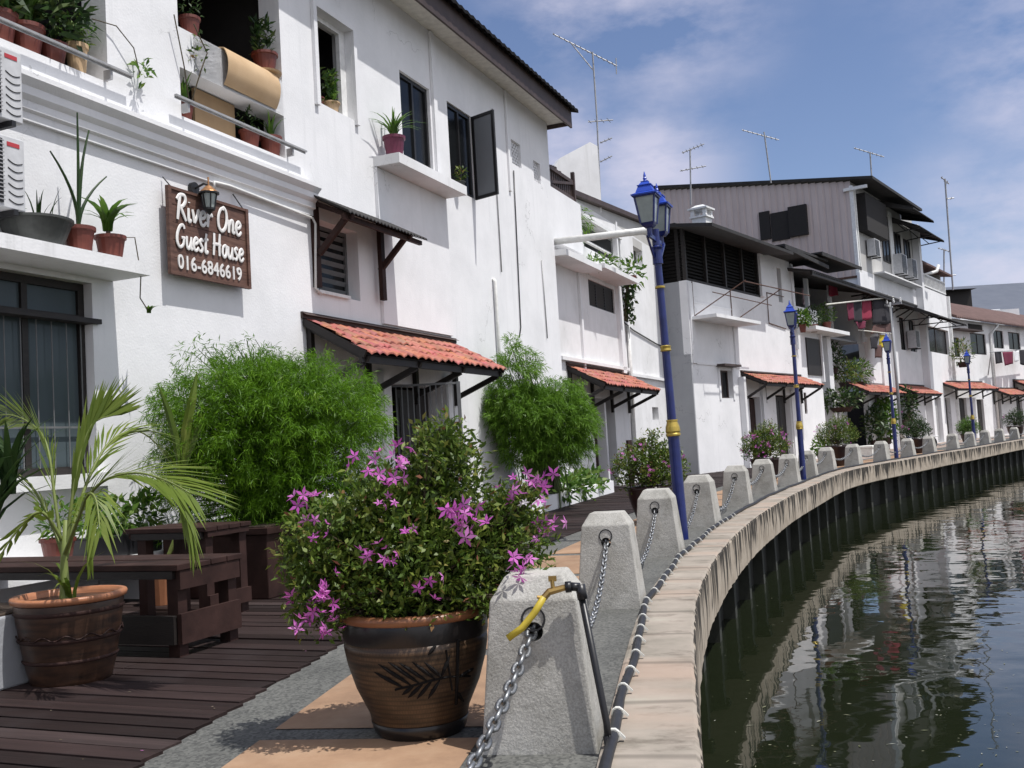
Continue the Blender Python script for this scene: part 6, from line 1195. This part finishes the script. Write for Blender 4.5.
lw = thing('clothes_pole', 'long bamboo laundry pole from the verandah to the concrete pole', 'clothes line', C.px(850, 302, .6)); m = MB(); m.tube([C.px(826, 304.5, .6), C.px(893, 297, .9)], .035, 6); m.tube([C.px(858, 330, .5), C.px(893, 334, .9)], .025, 5); m.build('pole', M['cream'], lw)
cb = C.px(870, 449, 2.0); cz = gp(869, 456); cx = thing('foam_box', 'white foam box on the paving between bollards before the fourth awning', 'box', cz); cFr = Fr(cz, 35); m = MB(); m.box(cFr, -.4, .4, -.25, .25, .0, .30); m.build('tub', M['styro'], cx, bevel=.02); m = MB(); m.box(cFr, -.43, .43, -.28, .28, .302, .40); m.build('lid', M['styro'], cx, bevel=.02)
# parked motor scooter
sq = gp(937, 449.5); sq = Vector((sq.x-.6, sq.y+.3, 0)); ms = thing('motor_scooter', 'white and blue motor scooter parked by the far doorways', 'scooter', sq); sF = Fr(sq, 75)
def wheel(x):
    m = MB(); pts = [sF.P(x+.24*math.cos(a), 0, .27+.24*math.sin(a)) for a in np.linspace(0, 2*math.pi, 21)]; m.tube(pts, .045, 7, False); w_ = m.build('wheel', M['blackplastic'], ms, smooth=True); m = MB(); m.tube([sF.P(x, -.02, .27), sF.P(x, .02, .27)], .17, 16); m.build('rim', M['steel'], w_)
wheel(-.6); wheel(.6)
m = MB(); m.prism([sF.P(x, -.13, z_) for x, z_ in ((-.75, .55), (-.3, .35), (.25, .33), (.42, .85), (.5, .95), (.36, .9), (.15, .48), (-.25, .58), (-.3, .72), (-.85, .75))], sF.n*.26); m.build('body', M['white'], ms, bevel=.03); m = MB(); m.prism([sF.P(x, -.15, z_) for x, z_ in ((-.7, .56), (-.3, .40), (-.28, .50), (-.7, .64))], sF.n*.30); m.build('side_panel', M['blue'], ms)
m = MB(); m.box(sF, -.85, -.2, -.12, .12, .76, .84); m.build('seat', M['blackplastic'], ms, bevel=.03); m = MB(); m.tube([sF.P(.6, 0, .27), sF.P(.42, 0, .95), sF.P(.38, 0, 1.05)], .03, 7); m.tube([sF.P(.34, -.33, 1.08), sF.P(.38, 0, 1.05), sF.P(.34, .33, 1.08)], .018, 7); m.build('handlebar', M['iron'], ms); m = MB(); m.box(sF, .44, .52, -.09, .09, .82, .96); m.build('headlight', M['lampglass'], ms, bevel=.02)
m = MB(); m.box(sF, .3, .9, -.12, .12, .53, .57); m.build('mudguard', M['white'], ms, bevel=.015)
# ------------------------------------------------------------------ aerials
def aerial(label, mast, booms, r=.022, els=0, base=None):
    t = thing('roof_aerial', label, 'aerial', mast[0]); m = MB(); m.tube(mast, r, 6); m.build('mast', M['greysteel'], t)
    for a, b, k, side, ln_ in booms:
        m = MB(); m.tube([a, b], r*.7, 5)
        for j in range(k): p = a.lerp(b, (j+.3)/k); l_ = ln_*(.65+.35*j/k); m.tube([p-side*l_, p+side*l_], r*.4, 4)
        m.build('boom', M['greysteel'], t)
    return t
def ap(Y): return lambda x, y: atY(x, y, Y)
a1 = ap(30.5); up3 = Vector((0, 0, 1)); sd = Vector((.35, 1, 0)).normalized()
t = aerial('tall roof aerial with a long slanted boom left of the blue lamp', [a1(601, 215), a1(597, 120), a1(592.5, 52)], [(a1(553, 34), a1(617, 66), 12, sd, .22), (a1(588, 122), a1(613, 120), 4, sd, .25), (a1(600, 143), a1(612, 138), 3, sd, .15), (a1(600, 162), a1(612, 156), 3, sd, .15)], .028)
m = MB(); m.tube([a1(570, 42), a1(593, 70)], .02, 5); m.tube([a1(616, 58), a1(616.5, 74)], .018, 5); m.build('stay', M['greysteel'], t)
a2 = ap(37); aerial('small roof aerial over the white chimney with two short booms', [a2(691, 205), a2(690, 150)], [(a2(682, 153), a2(704, 144), 6, sd, .25), (a2(680, 171), a2(706, 166), 5, sd, .2)], .03)
a3 = ap(44); aerial('roof aerial with a slanted boom standing over the pinkish gable', [a3(771, 183), a3(764, 132)], [(a3(742, 130), a3(779, 140), 8, sd, .25)], .033)
a4 = ap(46); aerial('short roof aerial with a flat boom over the right end of the gable roof', [a4(872, 184), a4(870, 152)], [(a4(854, 148), a4(884, 157), 7, sd, .25)], .035)
a5 = ap(64); aerial('very tall mast beyond the balcony tower', [a5(953, 290), a5(950, 250), a5(945, 179)], [(a5(941, 177), a5(949, 184), 3, sd, .5), (a5(946, 199), a5(954, 198), 2, sd, .4)], .055)
a6 = ap(66); aerial('low aerial just left of the very tall mast', [a6(944, 285), a6(944, 249)], [(a6(938, 248), a6(951, 252), 4, sd, .4), (a6(938, 275), a6(956, 275), 3, sd, .4)], .05)
a7 = ap(30.5)
# greenery on house B's opening and creeper
t = thing('potted_plant', 'bright green ferny plant filling the upper opening of the narrow house', 'potted plant', B.P(.3, -.4, 5.86)); P0 = B.P(.35, -.45, 6.4); d = rdir(700, .0); leaf_obj('foliage', M['leaf_bamboo2'], np.array(P0)+d*(rng.random(700)**.4)[:, None]*np.array([.75, .75, .5]), d+rdir(700, -.3), .2, .03, parent=t, droop=.3); m = MB(); m.lathe([(.14, 0), (.2, .25), (.0, .24)], B.P(.3, -.4, 5.87), 14, False); m.build('pot', M['terracotta_pot'], t)
t = thing('creeper', 'trailing creeper hanging from the end of the twin concrete ledges', 'creeper', B.P(3.7, .15, 4.6)); leaf_obj('leaves', M['leaf_dark'], np.array([tuple(B.P(3.55+.35*rng.random(), .05+.25*rng.random(), 4.2+1.3*rng.random()**.7)) for _ in range(170)]), rdir(170, -.5), .17, .09, parent=t); m = MB()
for k in range(5): m.tube([B.P(3.6+.05*k, .2, 5.3), B.P(3.6+.07*k, .12, 4.9), B.P(3.55+.08*k, .08, 4.3)], .012, 5)
m.build('stems', M['stem'], t)
t = thing('potted_plant', 'green plant trailing on the right half of the twin ledges by the small dark window', 'potted plant', B.P(3.9, .3, 5.27)); bush_leaves(B.P(3.7, .35, 5.62), (.35, .3, .4), 130, .2, .07, LBt, t); m = MB(); m.lathe([(.1, 0), (.15, .2), (0, .19)], B.P(3.5, .35, 5.27), 12, False); m.build('pot', M['terracotta_pot'], t)
t = thing('potted_plant', 'low sprawling plant between the two concrete ledges of the narrow house', 'potted plant', B.P(.9, .25, 5.31)); bush_leaves(B.P(.9, .25, 5.48), (.5, .25, .16), 120, .16, .06, LBt, t)
# floating litter on the river
P = []; Dd = []
for _ in range(170):
    px = 700+324*rng.random(); py = 560+208*rng.random()**.8; q = gp(px, py, -1.216); P.append(tuple(q)); 
fl = leaf_obj('floating_leaves', leafmat('floating_leaf', [(0, (.07, .08, .03)), (.6, (.17, .17, .11)), (1, (.34, .34, .30))], 0., .7), P, np.c_[rng.normal(size=(170, 2)), np.zeros(170)], .012+.07*rng.random(170)**4, .008+.02*rng.random(170)**2, np.tile([0, 0, 1.], (170, 1)), .02); tag(fl, kind='stuff')
P = []; 
for _ in range(70):
    d = D_B[2]+8*rng.random(); p, h = curve(d, -1.62-2.5*rng.random()**2); P.append((p.x, p.y, .018))
fl = leaf_obj('fallen_petals', leafmat('fallen_petal', [(0, (.12, .09, .05)), (.7, (.30, .26, .20)), (1, (.45, .15, .38))], 0., .8), P, np.c_[rng.normal(size=(70, 2)), np.zeros(70)], .010+.01*rng.random(70), .008, np.tile([0, 0, 1.], (70, 1)), .05); tag(fl, kind='stuff')

# ------------------------------------------------------------------ light, sky, view
SUN_EL = R(66); sun_h = Vector((.888, -.46, 0)).normalized(); sun_dir = Vector((sun_h.x*math.cos(SUN_EL), sun_h.y*math.cos(SUN_EL), math.sin(SUN_EL)))
sd_ = bpy.data.lights.new('sun', 'SUN'); sd_.energy = 4.35; sd_.angle = R(.55); sd_.color = (1, .975, .935); so = bpy.data.objects.new('sun', sd_); COL.objects.link(so); so.rotation_euler = sun_dir.to_track_quat('Z', 'Y').to_euler(); so.location = (10, -5, 40)
wd = bpy.data.worlds.new('World'); sc.world = wd; wd.use_nodes = True; nt = wd.node_tree; nt.nodes.clear()
out = nt.nodes.new('ShaderNodeOutputWorld'); bg = nt.nodes.new('ShaderNodeBackground'); sk = nt.nodes.new('ShaderNodeTexSky'); sk.sky_type = 'NISHITA'; sk.sun_disc = False; sk.sun_elevation = SUN_EL; sk.sun_rotation = math.atan2(sun_h.x, sun_h.y); sk.air_density = 1.0; sk.dust_density = .35; sk.ozone_density = 1.6
tc = nt.nodes.new('ShaderNodeTexCoord'); mp = nt.nodes.new('ShaderNodeMapping'); mp.inputs['Scale'].default_value = (1, 1, 2.2); nt.links.new(tc.outputs['Generated'], mp.inputs[0])
nz = noise(nt, mp.outputs[0], 4.2, 9, .60)
def blob(x, y, w_):
    d = Vector(ray(x, y)).normalized(); dp = nt.nodes.new('ShaderNodeVectorMath'); dp.operation = 'DISTANCE'; nt.links.new(tc.outputs['Generated'], dp.inputs[0]); dp.inputs[1].default_value = d
    r_ = nt.nodes.new('ShaderNodeMapRange'); r_.inputs['From Min'].default_value = w_; r_.inputs['From Max'].default_value = 0; r_.interpolation_type = 'SMOOTHSTEP'; nt.links.new(dp.outputs['Value'], r_.inputs['Value']); return r_.outputs[0]
acc = None
for b_ in ((655, 0, .17), (570, -10, .12), (1050, 60, .15), (1010, 240, .15), (570, 150, .10), (650, 170, .12), (1000, -150, .2), (600, -330, .3), (1250, 150, .25), (250, -500, .3)):
    o_ = blob(*b_)
    if acc is None: acc = o_
    else: a_ = nt.nodes.new('ShaderNodeMath'); a_.operation = 'MAXIMUM'; nt.links.new(acc, a_.inputs[0]); nt.links.new(o_, a_.inputs[1]); acc = a_.outputs[0]
cm_ = nt.nodes.new('ShaderNodeMath'); cm_.operation = 'MULTIPLY'; nt.links.new(acc, cm_.inputs[0]); nt.links.new(ramp(nt, nz, [(.36, (0, 0, 0)), (.58, (1, 1, 1))]), cm_.inputs[1])
dq = nt.nodes.new('ShaderNodeVectorMath'); dq.operation = 'DOT_PRODUCT'; nt.links.new(tc.outputs['Generated'], dq.inputs[0]); dq.inputs[1].default_value = Vector((.62, -.62, .48)).normalized()
bk = nt.nodes.new('ShaderNodeMapRange'); bk.inputs['From Min'].default_value = .25; bk.inputs['From Max'].default_value = .75; bk.interpolation_type = 'SMOOTHSTEP'; nt.links.new(dq.outputs['Value'], bk.inputs['Value'])  # unseen bright cloud behind the viewer, added to lift the fill light
bm = nt.nodes.new('ShaderNodeMath'); bm.operation = 'MULTIPLY'; nt.links.new(bk.outputs[0], bm.inputs[0]); nt.links.new(ramp(nt, nz, [(.30, (.45, .45, .45)), (.60, (1, 1, 1))]), bm.inputs[1])
c2 = nt.nodes.new('ShaderNodeMath'); c2.operation = 'MULTIPLY_ADD'; c2.inputs[1].default_value = .80; c2.inputs[2].default_value = .0; nt.links.new(cm_.outputs[0], c2.inputs[0])
tint = mixc(nt, 1., sk.outputs[0], (.98, .93, 1.02), 'MULTIPLY')
nt.links.new(mixc(nt, bm.outputs[0], mixc(nt, c2.outputs[0], tint, (6.4, 6.2, 7.4)), (8.3, 8.3, 8.8)), bg.inputs[0]); bg.inputs[1].default_value = .112; nt.links.new(bg.outputs[0], out.inputs[0])
sc.view_settings.view_transform = 'Standard'; sc.view_settings.look = 'None'; sc.view_settings.exposure = 0.06; sc.view_settings.gamma = 1
sc.cycles.max_bounces = 7; sc.cycles.diffuse_bounces = 3; sc.cycles.transmission_bounces = 4; sc.cycles.use_denoising = True
